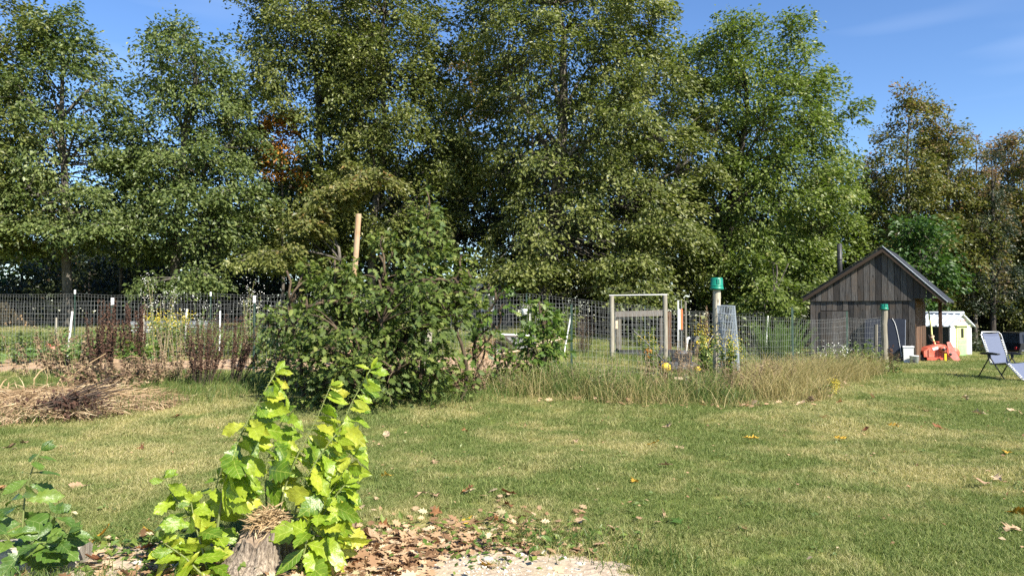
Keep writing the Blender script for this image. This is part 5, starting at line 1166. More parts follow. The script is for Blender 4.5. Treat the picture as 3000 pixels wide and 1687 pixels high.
# ------------------------------------------------------------------ weeds, garden plants, grasses
def weed(name, label, px, D, h, spread, nst, leafm, stemm, lsize, per, seed, tpl=L2, lean=(0, 0), cat='plant', group=None, flower=None, fsize=.03, fper=0, low=.15, up=.4, droop=-.2, rad=.005, width=.35, t0=0.0):
    r = np.random.default_rng(seed); b0 = on(px, D); root = thing(name, label, cat, tuple(b0), 0, group)
    st = MB(); lf = MB(); fl = MB()
    for q in range(nst):
        a_ = r.uniform(0, 6.28); f = math.sqrt(r.uniform()); o0 = np.array([width * spread * f * math.cos(a_), width * spread * f * math.sin(a_), -.03])
        hh = h * r.uniform(.65, 1.05); tip = o0 + np.array([spread * f * math.cos(a_) * .6 + lean[0] + r.normal(0, .05), spread * f * math.sin(a_) * .6 + lean[1], hh])
        t_ = np.linspace(0, 1, 6)[:, None]; mid = (o0 + tip) / 2 + np.array([r.normal(0, .05), r.normal(0, .05), .12 * hh])
        Pq = (1 - t_) ** 2 * o0 + 2 * t_ * (1 - t_) * mid + t_ ** 2 * tip
        st.tube(Pq, np.linspace(rad, rad * .35, 6), 4, False)
        n = int(per * r.uniform(.7, 1.3))
        if n:
            tt = r.uniform(low, 1.0, n)[:, None]; C = (1 - tt) ** 2 * o0 + 2 * tt * (1 - tt) * mid + tt ** 2 * tip
            az = r.uniform(0, 6.28, n); ax = np.stack([np.cos(az) + .25, np.sin(az), droop + r.normal(0, .3, n)], -1); nr = np.stack([r.normal(0, .5, n), r.normal(-.2, .5, n), np.full(n, up)], -1)
            leaves(lf, C, ax, nr, lsize * r.uniform(.6, 1.3, n) * (1.15 - .5 * tt[:, 0]), np.clip(t0 + r.beta(2, 2, n), 0, 1), tpl)
        if fper:
            m_ = int(fper * r.uniform(.6, 1.3)); C = Pq[-1] + r.normal(0, 1, (m_, 3)) * np.array([.07, .07, .09]) * (h ** .5)
            leaves(fl, C, r.normal(0, 1, (m_, 3)), np.stack([r.normal(0, .5, m_), r.normal(-.6, .4, m_), np.full(m_, .6)], -1), fsize * r.uniform(.7, 1.3, m_), r.uniform(0, 1, m_))
    st.obj('stems', M[stemm], root)
    if lf.n: tag(lf.obj('foliage', M[leafm], root), kind='stuff')
    if fl.n: tag(fl.obj('flowers', M[flower], root), kind='stuff')
    return root
DG = 'dead brown plants along the left garden fence'
weed('dead_plant', 'tall dark red-brown dead plant with seed spikes, second from left post', 300, 14.3, 1.5, .34, 26, 'deadred', 'stem_dark', .05, 120, 101, lean=(.05, 0), group=DG, low=.3)
weed('dead_plant', 'tall dark red-brown dead plant left of the lime plant', 395, 14.4, 1.42, .30, 22, 'deadred', 'stem_dark', .05, 120, 102, lean=(.0, 0), group=DG, low=.35)
weed('dead_plant', 'wide fan of dark dead stems left of the nearest white-tipped post', 600, 13.6, 1.28, .66, 46, 'deadred', 'stem_dark', .042, 75, 103, lean=(.12, 0), group=DG, low=.25, width=.25)
weed('dead_plant', 'reddish dead stems leaning right by the nearest white-tipped post', 690, 13.7, 1.28, .42, 30, 'deadred', 'stem_dark', .042, 70, 104, lean=(.30, 0), group=DG, low=.3, width=.3)
weed('dead_plant', 'curled brown dead leafy plant behind the straw heap', 330, 13.0, .62, .75, 30, 'dead', 'stem_dry', .085, 46, 105, group=DG, tpl=LO, width=.6)
weed('dead_plant', 'brown withered vines on the fence at the left', 215, 14.6, 1.0, .7, 22, 'dead', 'stem_dry', .075, 55, 106, group=DG, tpl=LO, width=.6)
weed('dead_plant', 'brown withered plant right of the wide dead fan', 470, 13.9, .65, .6, 20, 'dead', 'stem_dry', .07, 45, 107, group=DG, tpl=LO, width=.6)
weed('dead_plant', 'brown tangle of dead stems at the far left of the fence', 110, 14.9, .9, .6, 16, 'dead', 'stem_dry', .07, 40, 113, group=DG, tpl=LO, width=.6)
weed('dead_plant', 'dry olive-brown stems between the two dead fans', 530, 14.2, 1.15, .45, 26, 'dead', 'stem_dry', .045, 40, 114, group=DG, width=.6)
weed('dead_plant', 'dry bronze weeds hugging the left side of the big bush', 860, 12.9, 1.0, .35, 16, 'dead', 'stem_dry', .06, 60, 108, group=DG, width=.6)
weed('dead_plant', 'dry brown weeds at the right foot of the big bush', 1370, 12.7, .75, .40, 22, 'dead', 'stem_dry', .06, 50, 109, group=DG, width=.6)
weed('dead_plant', 'tall red-brown dock stalk behind the wire roll', 2060, 17.0, 1.5, .16, 6, 'dead', 'stem_dark', .05, 150, 110, group=DG, low=.45)
weed('dead_plant', 'bare reddish dead bush left of the gate', 1705, 20.5, 1.05, .5, 40, 'dead', 'stem_dark', .03, 14, 111, group=DG, width=.3)
weed('dead_plant', 'black withered plant right of the post by the shed', 2608, 19.6, .75, .12, 6, 'deadred', 'stem_dark', .06, 60, 112, group=DG)
GG = 'green garden plants inside the fence'
for i, (px, D, h, sp_, n, mat, ls, per, lab) in enumerate([
        (55, 17.0, .42, .75, 26, 'squash', .24, 8, 'low squash plant with pale broad leaves at the far left'), (150, 17.4, .38, .7, 22, 'squash', .22, 8, 'low squash plant right of the far left one'), (250, 17.2, .45, .6, 22, 'squash', .18, 9, 'squash plant behind the red-brown dead spikes'),
        (95, 19.5, .75, .5, 12, 'weed', .11, 40, 'upright green weed standing over the squash at the left'), (30, 20, .5, .6, 14, 'weed', .12, 36, 'green weeds at the left edge of the garden'), (180, 18.8, .8, .7, 22, 'weed', .11, 40, 'green tomato plant with red fruit at the left'),
        (345, 18.9, .8, .6, 20, 'weed', .11, 36, 'green plants between the two red-brown dead plants'), (455, 17.6, .95, .5, 20, 'weed', .12, 36, 'leafy green plant left of the lime plant'), (560, 19.2, .85, .7, 22, 'weed', .11, 36, 'green plants behind the wide dead fan'),
        (650, 18.8, .9, .6, 22, 'weed', .11, 36, 'green plants left of the nearest white-tipped post'), (740, 18.6, .8, .6, 20, 'weed', .11, 36, 'green plants behind the nearest white-tipped post'), (420, 14.2, .8, .32, 12, 'bush2', .17, 12, 'seedling with big oak-like leaves left of the wide dead fan'),
        (235, 14.5, 1.0, .25, 7, 'squash', .2, 8, 'yellowing vine with big leaves on the left fence'), (790, 16.2, 1.15, .45, 18, 'weed', .1, 46, 'willowy pale green weeds right of the nearest white-tipped post'), (2215, 24.4, .8, .8, 24, 'weed', .1, 40, 'green weeds at the far fence left of the feathery fern'),
        (1640, 25.0, 1.2, .7, 24, 'bush', .12, 40, 'green shrub by the hanging white pail'), (1560, 24.6, 1.5, .55, 20, 'bush', .12, 44, 'taller green shrub under the hanging white pail'), (1880, 26, .9, .5, 16, 'bush', .12, 40, 'small green shrub seen through the gate'),
        (2390, 18.3, .8, .5, 26, 'weed', .09, 30, 'green weeds under the fence before the shed'), (2510, 19.0, .85, .45, 24, 'weed', .10, 30, 'green weeds at the foot of the leaning panel'), (2590, 18.9, .4, .5, 20, 'weed', .10, 26, 'low bright weeds at the post by the shed'), (2460, 18.0, .7, .4, 16, 'weed', .08, 40, 'greyish green weeds on the fence before the shed door')]):
    weed('garden_plant', lab, px, D, h, sp_, n, mat, 'stem_green', ls, per, 120 + i, tpl=LO if ls > .14 else L2, group=GG, width=.7, low=.1 if ls < .15 else .55, up=.9)
weed('lime_plant', 'bright yellow-green spurge plant in the middle of the left garden', 495, 18.2, 1.15, .42, 22, 'weed', 'stem_green', .09, 45, 150, flower='goldenrod', fsize=.05, fper=26, group=GG, t0=.2)
WG = 'white aster flowers along the back fence'
weed('white_aster', 'tall white aster right of the second white-tipped post', 470, 17.4, 1.95, .45, 14, 'weed', 'stem_dry', .06, 30, 151, flower='whiteflower', fsize=.026, fper=15, group=WG, low=.4)
weed('white_aster', 'white aster in front of the nearest white-tipped post', 735, 16.9, 1.95, .30, 10, 'weed', 'stem_dry', .06, 30, 152, flower='whiteflower', fsize=.026, fper=15, group=WG, low=.4)
weed('white_aster', 'low white aster left of the nearest white-tipped post', 585, 19.5, 1.35, .45, 12, 'weed', 'stem_green', .06, 30, 153, flower='whiteflower', fsize=.03, fper=10, group=WG)
weed('white_aster', 'white aster on the fence before the shed door', 2440, 18.4, .75, .30, 10, 'weed', 'stem_dry', .06, 24, 154, flower='whiteflower', fsize=.03, fper=12, group=WG)
RG = 'goldenrod plants along the fence'
weed('goldenrod', 'goldenrod with yellow tips in front of the bucket post', 2125, 13.9, 1.05, .22, 9, 'weed', 'stem_green', .09, 60, 155, flower='goldenrod', fsize=.028, fper=34, group=RG, low=.25)
weed('goldenrod', 'goldenrod with yellow tips left of the bucket post', 2065, 14.6, 1.10, .20, 8, 'weed', 'stem_green', .09, 55, 156, flower='goldenrod', fsize=.028, fper=30, group=RG, low=.25)
weed('goldenrod', 'yellowish goldenrod in front of the gate', 1905, 15.6, .85, .25, 8, 'weed', 'stem_green', .08, 40, 157, flower='goldenrod', fsize=.03, fper=16, group=RG, low=.3)
b0 = weed('goldenrod', 'goldenrod stem lying out over the lawn, right of the wire roll', 2300, 13.6, .30, .05, 3, 'weed', 'stem_green', .07, 70, 158, flower='goldenrod', fsize=.03, fper=70, group=RG, lean=(.72, -.25), low=.3)
weed('red_shoot', 'small red-leaved shoot in front of the gate', 1897, 14.6, .75, .06, 3, 'orange', 'stem_dry', .09, 5, 159, low=.85)
for i, (px, D, h, sp_, mat, lab) in enumerate([(1700, 12.9, .55, .35, 'weed', 'green weeds in the grass strip left of the gate'), (1760, 12.6, .70, .30, 'weed', 'willowy weed in front of the left gate post'), (1850, 12.5, .55, .40, 'weed', 'tangled green weeds in front of the gate'), (1930, 13.2, .75, .35, 'dead', 'dry brown weed in front of the mower'), (2040, 12.6, .55, .35, 'weed', 'green weeds right of the short broken post'),
        (2120, 12.9, .65, .35, 'dead', 'dry brown weeds at the foot of the bucket post'), (2190, 13.1, .70, .40, 'dead', 'dry brown weeds at the foot of the wire roll'), (2260, 14.2, .60, .40, 'dead', 'dry weeds right of the wire roll'), (2010, 13.6, .9, .25, 'dead', 'thin dry weed behind the short broken post'), (1640, 13.2, .6, .3, 'weed', 'green weeds right of the slim seedling bush'), (2350, 16.6, .7, .4, 'dead', 'dry weeds in front of the feathery fern'), (1480, 12.9, .5, .4, 'weed', 'green weeds between the big bush and the seedling')]):
    weed('wild_weed', lab, px, D, h, sp_, 22, mat, 'stem_dry', .06, 34, 170 + i, group='weeds in the rough strip', width=.7, tpl=LN)
# feathery asparagus
fr_ = weed('asparagus_fern', 'big feathery bright green asparagus fern left of the shed', 2275, 19.6, 1.35, .95, 90, 'fern', 'stem_green', .06, 300, 160, tpl=(LN[0] * np.array([1, .45, 1]), LN[1]), width=.25, low=.2, lean=(.15, 0), up=.2)
weed('asparagus_fern', 'thin feathery fern behind the lime plant', 530, 19.6, 1.0, .4, 26, 'fern', 'stem_green', .05, 160, 161, tpl=(LN[0] * np.array([1, .45, 1]), LN[1]), width=.25, low=.2, up=.2)
# tomatoes
for i, (px, py) in enumerate([(143, 1012), (157, 1018), (170, 1013)]):
    p = at(px, py, 18.3); root = thing('tomato', ['leftmost red tomato', 'lowest red tomato', 'rightmost red tomato'][i] + ' of three in the left garden', 'tomato', tuple(p), 0, 'ripe tomatoes')
    mb = MB(); mb.lathe([(.0, -.045), (.03, -.04), (.05, -.01), (.048, .02), (.025, .038), (.0, .03)], 12); mb.obj('fruit', M['redpaint'], root, True); mb = MB(); mb.tube([(0, 0, .03), (.01, 0, .08)], .005, 4); mb.obj('stalk', M['stem_green'], root)

# grass blades: tall dry grass along the fence, rough edges
def blades(mb, r, P, h, wid, lean=.5, wind=.15):
    n = len(P); hh = h * r.uniform(.5, 1.15, n); a_ = r.uniform(0, 6.28, n); l = hh * lean * r.uniform(.1, 1.4, n)
    d = np.stack([l * np.cos(a_) + wind * hh, l * np.sin(a_)], -1); wa = r.uniform(0, 3.14, n); wv = np.stack([np.cos(wa), np.sin(wa)], -1) * wid
    z = T(P[:, 0], P[:, 1]) - .01; ti = r.beta(2, 2, n)
    def p3(xy, zz): return np.concatenate([xy, zz[:, None]], 1)
    V = np.stack([p3(P - wv, z), p3(P + wv, z), p3(P + wv * .85 + d * .22, z + hh * .52), p3(P - wv * .85 + d * .22, z + hh * .52), p3(P + wv * .6 + d * .62, z + hh * .84), p3(P - wv * .6 + d * .62, z + hh * .84), p3(P + d * 1.15, z + hh * .95)], 1)
    k_ = (np.arange(n) * 7)[:, None]
    F4 = np.concatenate([np.array([[0, 1, 2, 3]]) + k_, np.array([[3, 2, 4, 5]]) + k_]); F3 = np.array([[5, 4, 6]]) + k_
    base_n = mb.n; mb.add(V.reshape(-1, 3), F4, np.repeat(ti, 7)); mb.F.setdefault(3, []).append(F3 + base_n)
def sample_poly(poly, n, r):
    a_ = np.array(poly); lo = a_.min(0); hi = a_.max(0); out = []
    while sum(map(len, out)) < n:
        q = r.uniform(lo, hi, (n * 2, 2)); X, Y = wob(q[:, 0], q[:, 1], .1, 3); out.append(q[inpoly(poly, X, Y)])
    return np.concatenate(out)[:n]
STRIP_R = [(.1, 12.6), (1.2, 11.7), (3.2, 11.6), (4.9, 12.5), (6.4, 15.2), (8.6, 18.2), (9.9, 19.6), (9.3, 20.3), (6.0, 17.6), (4.0, 14.9), (3.3, 13.6), (.0, 13.9), (-.6, 13.4)]
r = np.random.default_rng(31)
def clumps(mb, poly, nc, per, h, sd, wid, lean):
    for c_ in sample_poly(poly, nc, r):
        k_ = r.uniform(.35, 1.25); blades(mb, r, c_ + r.normal(0, sd * r.uniform(.6, 1.4), (int(per * r.uniform(.5, 1.6)), 2)), h * k_, wid, lean * r.uniform(.7, 1.6), r.normal(.1, .3))
mb = MB(); blades(mb, r, sample_poly(STRIP_R, 7000, r), .17, .0032, 1.2); clumps(mb, STRIP_R, 190, 42, .42, .13, .0032, 1.0)
clumps(mb, [(4.2, 12.6), (5.0, 13.1), (6.5, 15.6), (8.9, 18.5), (8.4, 19), (5.8, 17.0), (3.9, 14.0)], 150, 52, .58, .13, .0032, 1.1)
tag(mb.obj('tall_dry_grass', M['drygrass']), 'tall straw-coloured dry grass along the fence on the right', 'grass', kind='stuff')
mb = MB(); blades(mb, r, sample_poly([(.1, 12.7), (1.4, 11.9), (3.2, 11.85), (4.2, 12.5), (3.6, 13.6), (.2, 13.8)], 3500, r), .25, .004, .8); clumps(mb, [(.1, 12.7), (1.4, 12.0), (3.2, 11.95), (4.2, 12.6), (3.6, 13.4), (.2, 13.6)], 60, 45, .45, .1, .004, .7)
tag(mb.obj('long_green_grass', M['greenblade']), 'long green grass and weeds under the middle of the fence', 'grass', kind='stuff')
mb = MB(); blades(mb, r, sample_poly([(-8.5, 9.3), (-6.2, 9.9), (-4.9, 11.5), (-3.8, 12.9), (-2.2, 12.6), (-1.0, 11.2), (.5, 12.5), (-.5, 14.4), (-3, 14.8), (-8.5, 14.9)], 14000, r), .22, .0035, .7)
tag(mb.obj('rough_grass', M['greenblade']), 'rough unmown grass along the left garden edge', 'grass', kind='stuff')
mb = MB(); blades(mb, r, sample_poly([(-12, 18.2), (-2, 18.5), (1, 19), (4.5, 15.6), (9, 20.3), (7, 23), (2.4, 20), (0, 26), (-18, 26)], 12000, r), .28, .005, .7)
tag(mb.obj('garden_grass', M['greenblade']), 'loose grass and small weeds inside the garden', 'grass', kind='stuff')

# straw heap and uprooted plant
c = np.array([-6.9, 11.6]); hz0 = float(T(*c)); sh = thing('straw_heap', 'heap of tan dry straw and pulled weeds at the left', 'straw heap', (c[0], c[1], hz0))
mb = MB(); na = 44; V = [(0, 0, .17)]
for i in range(1, 13):
    t_ = i / 12
    for j in range(na):
        a_ = j / na * 2 * math.pi; R_ = 1.75 + .3 * math.sin(a_ * 3 + 1) + .15 * math.sin(a_ * 7)
        x, y = t_ * R_ * math.cos(a_), t_ * R_ * .95 * math.sin(a_); V.append((x, y, .17 * (1 - t_ ** 2.0) + .04 * math.sin(x * 6) * math.sin(y * 5) - .02 + float(T(c[0] + x, c[1] + y)) - hz0))
F3 = [(0, 1 + j, 1 + (j + 1) % na) for j in range(na)]; F4 = [(1 + (i - 1) * na + j, 1 + (i - 1) * na + (j + 1) % na, 1 + i * na + (j + 1) % na, 1 + i * na + j) for i in range(1, 12) for j in range(na)]
mb.add(V, F4); mb.F.setdefault(3, []).append(np.array(F3)); mb.obj('mound', M['soil'], sh, True)
def straw_on(n, r, R0=1.75, h0=.17, ln=(.15, .42), sq=.95):
    mb = MB(); a_ = r.uniform(0, 6.28, n); t_ = np.sqrt(r.uniform(0, 1.05, n)); x, y = t_ * R0 * np.cos(a_), t_ * R0 * sq * np.sin(a_); z = h0 * (1 - np.minimum(1, t_) ** 2) + r.uniform(0, .07, n) + .02
    fl = np.stack([np.cos(a_) * .6 + r.normal(.3, .7, n), np.sin(a_) * .6 + r.normal(-.3, .7, n), r.normal(-.12, .22, n)], -1)
    leaves(mb, np.stack([x, y, z], -1), fl, r.normal(0, 1, (n, 3)) + np.array([0, -.3, 1]), r.uniform(*ln, n), r.uniform(0, 1, n), (np.array([(0, -.014, 0), (.5, -.014, .06), (1, 0, -.03), (.5, .014, .06), (0, .014, 0)]), np.array([(0, 1, 3), (0, 3, 4), (1, 2, 3)])))
    return mb
tag(straw_on(5200, r).obj('loose_straw', M['heapstraw'], sh), kind='stuff')
c2 = on(1430, 18.3); sh2 = thing('straw_heap', 'small straw heap behind the fence, left of the wheelbarrow', 'straw heap', tuple(c2))
tag(straw_on(2200, r, .6, .42, (.1, .3)).obj('loose_straw', M['straw'], sh2), kind='stuff')
mb = MB(); mb.lathe([(0, .40), (.25, .34), (.45, .15), (.6, -.02)], 18); mb.obj('mound', M['soil'], sh2, True)
c3 = ground(180, 1235); up_ = thing('uprooted_plant', 'dark uprooted dead plant lying across the front of the straw heap', 'plant', tuple(c3))
mb = MB(); lf = MB()
for q in range(26):
    a_ = r.normal(0, .22); s0 = np.array([-.35 + r.normal(0, .05), -.05, .05 + abs(r.normal(0, .06))]); e = np.array([.25 + .35 * r.uniform(), .25 + .25 * r.uniform(), .42 + r.normal(0, .10)]) + np.array([r.normal(0, .12), 0, 0])
    mid = (s0 + e) / 2 + np.array([r.normal(0, .08), 0, r.normal(.04, .05)]); t_ = np.linspace(0, 1, 6)[:, None]; Pq = (1 - t_) ** 2 * s0 + 2 * t_ * (1 - t_) * mid + t_ ** 2 * e
    mb.tube(Pq, np.linspace(.012, .005, 6), 4, False)
for q in range(60):
    s0 = np.array([r.uniform(-.3, .45), r.uniform(0, .3), r.uniform(.2, .42)]); mb.tube([s0, s0 + np.array([r.normal(.02, .05), -.05, -.12]), s0 + np.array([r.normal(.03, .08), -.06, -.26])], .004, 3, False)
mb.obj('stems', M['stem_dark'], up_)
n = 700; C = np.stack([r.normal(0, .3, n), r.normal(.05, .12, n), np.abs(r.normal(.14, .12, n))], -1); leaves(lf, C, r.normal(0, 1, (n, 3)), r.normal(0, 1, (n, 3)), r.uniform(.03, .08, n), r.uniform(0, .6, n)); tag(lf.obj('withered_leaves', M['deadred'], up_), kind='stuff')
# pale cut canes lying on the heap
CG = 'pale dry canes lying over the straw heap'
for i, (a0, b0, D, lab) in enumerate([((0, 1135), (20, 1110), 12.6, 'short pale cane at the left edge'), ((100, 1110), (132, 1078), 13.2, 'pale cane leaning right, left of the long ones'), ((160, 1140), (195, 1090), 13.0, 'pale cane in the middle of the heap'), ((170, 1130), (310, 1035), 13.3, 'longest pale cane slanting up right'), ((240, 1150), (420, 1138), 12.8, 'pale cane lying flat on the right'), ((20, 1160), (26, 1120), 12.5, 'bent pale cane at the left edge')]):
    p0 = at(*a0, D); p1 = at(*b0, D + .25); gz0 = float(T(p0.x, p0.y)); root = thing('dry_cane', lab + ' of the straw heap', 'cane', tuple(p0), 0, CG)
    mb = MB(); d = p1 - p0; low_ = min(-.02, gz0 - p0.z); mb.tube([Vector((-d.x * .25, 0, low_)), Vector((0, 0, 0)), d * .5 + Vector((0, 0, .03)), d], [.014, .013, .011, .008], 6); mb.obj('cane', M['straw'], root)

# ------------------------------------------------------------------ ground litter, fallen leaves, stones
r = np.random.default_rng(57)
def litter_pts(n, cx, cy, sx, sy): return np.stack([r.normal(cx, sx, n), r.normal(cy, sy, n)], -1)
P = np.concatenate([litter_pts(1100, -.85, 4.9, .40, .28), litter_pts(420, -.35, 5.1, .5, .35), litter_pts(260, -2.1, 4.7, .6, .3), litter_pts(120, -.2, 5.5, .7, .5), litter_pts(220, -1.5, 4.5, .5, .25)])
P = P[(P[:, 1] > 4.2) & ~((P[:, 0] > -.45) & (P[:, 1] < 4.92) & (r.uniform(size=len(P)) > .1))]; n = len(P)
mb = MB(); leaves(mb, np.column_stack([P, T(P[:, 0], P[:, 1]) + r.uniform(.012, .05, n)]), np.stack([r.normal(0, 1, n), r.normal(0, 1, n), r.normal(0, .25, n)], -1), np.stack([r.normal(0, .35, n), r.normal(0, .35, n), np.ones(n)], -1), r.uniform(.05, .12, n), r.beta(2.2, 1.6, n), LO)
tag(mb.obj('leaf_litter', M['litter']), 'crisp tan and brown leaf litter covering the bare ground by the stump', 'leaf litter', kind='stuff')
P = np.concatenate([sample_poly([(.3, 11.8), (3.2, 11.4), (5.0, 12.3), (6.4, 14.9), (7.4, 16.2), (6.9, 16.6), (4.6, 13.2), (3.2, 11.9), (.3, 12.2)], 150, r)]); n = len(P)
mb = MB(); leaves(mb, np.column_stack([P, T(P[:, 0], P[:, 1]) + r.uniform(.03, .07, n)]), np.stack([r.normal(0, 1, n), r.normal(0, 1, n), r.normal(0, .3, n)], -1), np.stack([r.normal(0, .5, n), r.normal(-.2, .5, n), np.ones(n)], -1), r.uniform(.08, .15, n), .35 + .5 * r.uniform(0, 1, n), LO)
tag(mb.obj('leaf_litter', M['litter']), 'pale fallen leaves caught along the edge of the dry grass strip', 'leaf litter', kind='stuff')
# ground ivy and clippings
P = np.concatenate([litter_pts(420, -2.35, 5.0, .35, .16), litter_pts(160, -.3, 5.25, .5, .2), litter_pts(220, -1.75, 4.6, .3, .15), litter_pts(90, -.2, 4.85, .25, .15), litter_pts(150, .3, 5.2, .35, .2)]); n = len(P)
mb = MB(); leaves(mb, np.column_stack([P, T(P[:, 0], P[:, 1]) + np.abs(r.normal(.03, .03, n))]), np.stack([r.normal(0, 1, n), r.normal(0, 1, n), r.normal(.2, .4, n)], -1), np.stack([r.normal(0, .4, n), r.normal(-.2, .4, n), np.ones(n)], -1), r.uniform(.03, .075, n), r.beta(2, 2, n))
tag(mb.obj('ground_cover', M['bush2']), 'low green ground cover and small weeds round the stump', 'ground cover', kind='stuff')
mb = MB(); blades(mb, r, np.concatenate([litter_pts(500, -2.55, 4.35, .25, .12), litter_pts(350, .35, 5.2, .35, .1), litter_pts(300, .85, 4.75, .2, .12)]), .12, .003, .8)
tag(mb.obj('grass_fringe', M['greenblade']), 'longer grass fringe at the edge of the bare dirt', 'grass', kind='stuff')
# single fallen leaves on the lawn
spots = [(1352, 1270, 'brownleaf'), (1345, 1150, 'brownleaf'), (1140, 1290, 'tanleaf'), (1270, 1362, 'tanleaf'), (1148, 1406, 'goldleaf'), (1690, 1308, 'tanleaf'), (1975, 1320, 'tanleaf'), (1960, 1263, 'tanleaf'), (1896, 1315, 'goldleaf'), (1930, 1375, 'tanleaf'), (1850, 1425, 'goldleaf'), (1945, 1530, 'tanleaf'),
         (1812, 1558, 'tanleaf'), (1845, 1583, 'brownleaf'), (2000, 1552, 'limefall'), (2180, 1293, 'goldleaf'), (2535, 1273, 'brownleaf'), (2600, 1252, 'goldleaf'), (2772, 1268, 'brownleaf'), (2445, 1293, 'goldleaf'), (2405, 1228, 'brownleaf'), (2470, 1185, 'brownleaf'), (2560, 1175, 'tanleaf'), (2715, 1212, 'tanleaf'), (2760, 1210, 'tanleaf'),
         (2835, 1181, 'tanleaf'), (2890, 1222, 'tanleaf'), (2985, 1211, 'tanleaf'), (2995, 1222, 'tanleaf'), (2950, 1340, 'goldleaf'), (2905, 1410, 'tanleaf'), (2900, 1432, 'tanleaf'), (2950, 1515, 'goldleaf'), (2940, 1572, 'tanleaf'), (2360, 1190, 'tanleaf'), (2330, 1196, 'tanleaf'), (45, 1325, 'tanleaf'), (8, 1325, 'tanleaf'), (80, 1308, 'tanleaf'), (258, 1437, 'tanleaf'),
         (408, 1323, 'brownleaf'), (500, 1234, 'brownleaf'), (15, 1438, 'brownleaf'), (1440, 1675, 'goldleaf'), (1060, 1660, 'brownleaf'), (1255, 1520, 'brownleaf'), (1175, 1560, 'brownleaf'), (1105, 1545, 'brownleaf'), (1420, 1570, 'tanleaf'), (1360, 1535, 'goldleaf'), (1460, 1538, 'brownleaf'), (1350, 1460, 'brownleaf'), (1250, 1458, 'tanleaf'), (1280, 1470, 'tanleaf'),
         (1390, 1450, 'tanleaf'), (1510, 1465, 'brownleaf'), (1500, 1500, 'brownleaf'), (820, 1440, 'brownleaf'), (320, 1655, 'brownleaf'), (390, 1625, 'brownleaf'), (420, 1560, 'goldleaf'), (270, 1610, 'goldleaf'), (1560, 1545, 'tanleaf'), (780, 1655, 'brownleaf'), (640, 1670, 'brownleaf'), (960, 1670, 'tanleaf'), (1000, 1600, 'tanleaf'), (1040, 1575, 'tanleaf'), (1130, 1610, 'tanleaf'), (1230, 1590, 'tanleaf')]
reg = {'tanleaf': 'dry tan', 'brownleaf': 'curled brown', 'goldleaf': 'golden-brown', 'limefall': 'fresh green'}
ORD = ['leftmost', 'second from the left', 'third from the left', 'fourth from the left', 'fifth from the left', 'sixth from the left', 'seventh from the left', 'eighth from the left', 'ninth from the left', 'tenth from the left', 'eleventh from the left', 'twelfth from the left', 'thirteenth from the left', 'fourteenth from the left']
def region(px, py):
    return 'the bare ground by the stump' if py > 1440 and px < 1600 else ('the left part of the lawn' if px < 600 else ('the middle of the lawn' if px < 2250 else 'the lawn at the right'))
byreg = {}
for sp_ in sorted(spots): byreg.setdefault((sp_[2], region(sp_[0], sp_[1])), []).append(sp_)
for (kd, near), lst in byreg.items():
    for i, (px, py, _) in enumerate(lst):
        p = ground(px, py); sz = r.uniform(.12, .17) if p.y < 9 else r.uniform(.15, .21)
        o = link('fallen_leaf', FALL[kd][int(r.integers(len(FALL[kd])))], None, (p.x, p.y, p.z + .035 + .01 * (py < 1500)))
        o.rotation_euler = (r.normal(0, .3), r.normal(0, .25), r.uniform(0, 6.28)); o.scale = (sz, sz, sz)
        tag(o, f'{reg[kd]} oak leaf on {near}' + (f', {ORD[i]}' if len(lst) > 1 else ''), 'leaf', 'fallen oak leaves')
# stones in the dirt
stm = []
for q in range(4):
    bm = bmesh.new(); bmesh.ops.create_icosphere(bm, subdivisions=2, radius=1)
    rr_ = random.Random(q)
    for v in bm.verts: v.co *= .75 + .35 * rr_.random(); v.co.z *= .65
    me = bpy.data.meshes.new('stone'); bm.to_mesh(me); bm.free(); stm.append(me)
M['stone'] = surf('pale_stone', (.34, .30, .25), (.56, .52, .46), 5, .9, bmp=.5, coord='Object')
for me in stm: me.materials.append(M['stone'])
sts = sorted([(1430, 1648, .035), (1520, 1632, .03), (1560, 1650, .025), (1595, 1625, .03), (1650, 1640, .025), (1500, 1660, .02), (1610, 1672, .025), (1330, 1625, .02), (1700, 1660, .025), (1690, 1680, .02), (1550, 1680, .02), (1350, 1660, .018), (1480, 1680, .018)]) + [(520, 1675, .05), (400, 1660, .03)]
for i, (px, py, sz) in enumerate(sts):
    p = ground(px, py); o = link('stone', stm[i % 4], None, (p.x, p.y, p.z + sz * .35)); o.scale = (sz * 1.3, sz, sz); o.rotation_euler = (0, 0, i * 1.3)
    tag(o, ('flat grey stone left of the stump base' if i == 13 else 'small stone further left of the stump') if i > 12 else f'small pale stone on the bare dirt, {ORD[i]}', 'stone', 'stones on the bare dirt')
P = sample_poly([(-1.2, 4.3), (-.3, 4.95), (.3, 4.9), (.7, 4.55), (.9, 4.2)], 1500, r); n = len(P)
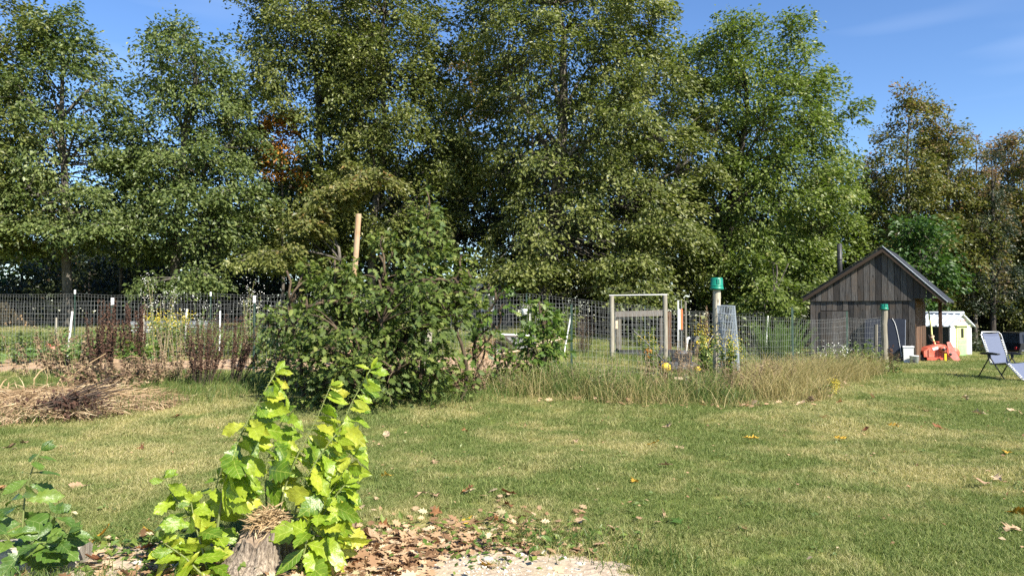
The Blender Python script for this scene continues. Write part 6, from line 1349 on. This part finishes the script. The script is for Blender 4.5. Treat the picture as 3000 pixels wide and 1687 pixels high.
tv = np.array([(1, 0, 0), (0, 1, 0), (-1, 0, 0), (0, -1, 0), (0, 0, .8), (0, 0, -.8)], float); tf_ = np.array([(0, 1, 4), (1, 2, 4), (2, 3, 4), (3, 0, 4), (1, 0, 5), (2, 1, 5), (3, 2, 5), (0, 3, 5)])
mb = MB(); leaves(mb, np.column_stack([P, T(P[:, 0], P[:, 1]) + .012]), r.normal(0, 1, (n, 3)), r.normal(0, 1, (n, 3)), .003 + .011 * r.uniform(0, 1, n) ** 3, r.uniform(0, 1, n), (tv, tf_))
tag(mb.obj('gravel', M['stone']), 'fine pale gravel and crumbs on the bare dirt', 'gravel', kind='stuff')

# small broad-leaved weeds and crumbs in the lawn
r = np.random.default_rng(71); cl = sample_area(4.6, 13, 2.2, .3, r); Pw = np.concatenate([c_ + r.normal(0, .07, (int(r.integers(6, 26)), 2)) for c_ in cl]); Pw = Pw[~dirt_mask(Pw[:, 0], Pw[:, 1])]; n = len(Pw)
mb = MB(); leaves(mb, np.column_stack([Pw, T(Pw[:, 0], Pw[:, 1]) + r.uniform(.02, .045, n)]), np.stack([r.normal(0, 1, n), r.normal(0, 1, n), r.normal(.1, .25, n)], -1), np.stack([r.normal(0, .3, n), r.normal(-.1, .3, n), np.ones(n)], -1), r.uniform(.02, .05, n), r.beta(2, 2, n))
tag(mb.obj('lawn_weeds', M['weed']), 'small flat clover and plantain leaves scattered through the lawn', 'lawn weeds', kind='stuff')
P2 = sample_area(4.6, 14, 7, .3, r); n = len(P2); mb = MB(); leaves(mb, np.column_stack([P2, T(P2[:, 0], P2[:, 1]) + r.uniform(.025, .05, n)]), np.stack([r.normal(0, 1, n), r.normal(0, 1, n), r.normal(0, .3, n)], -1), np.stack([r.normal(0, .4, n), r.normal(-.1, .4, n), np.ones(n)], -1), r.uniform(.015, .05, n), r.beta(2, 1.5, n))
tag(mb.obj('lawn_crumbs', M['litter']), 'tiny dry leaf crumbs sprinkled over the lawn', 'leaf litter', kind='stuff')
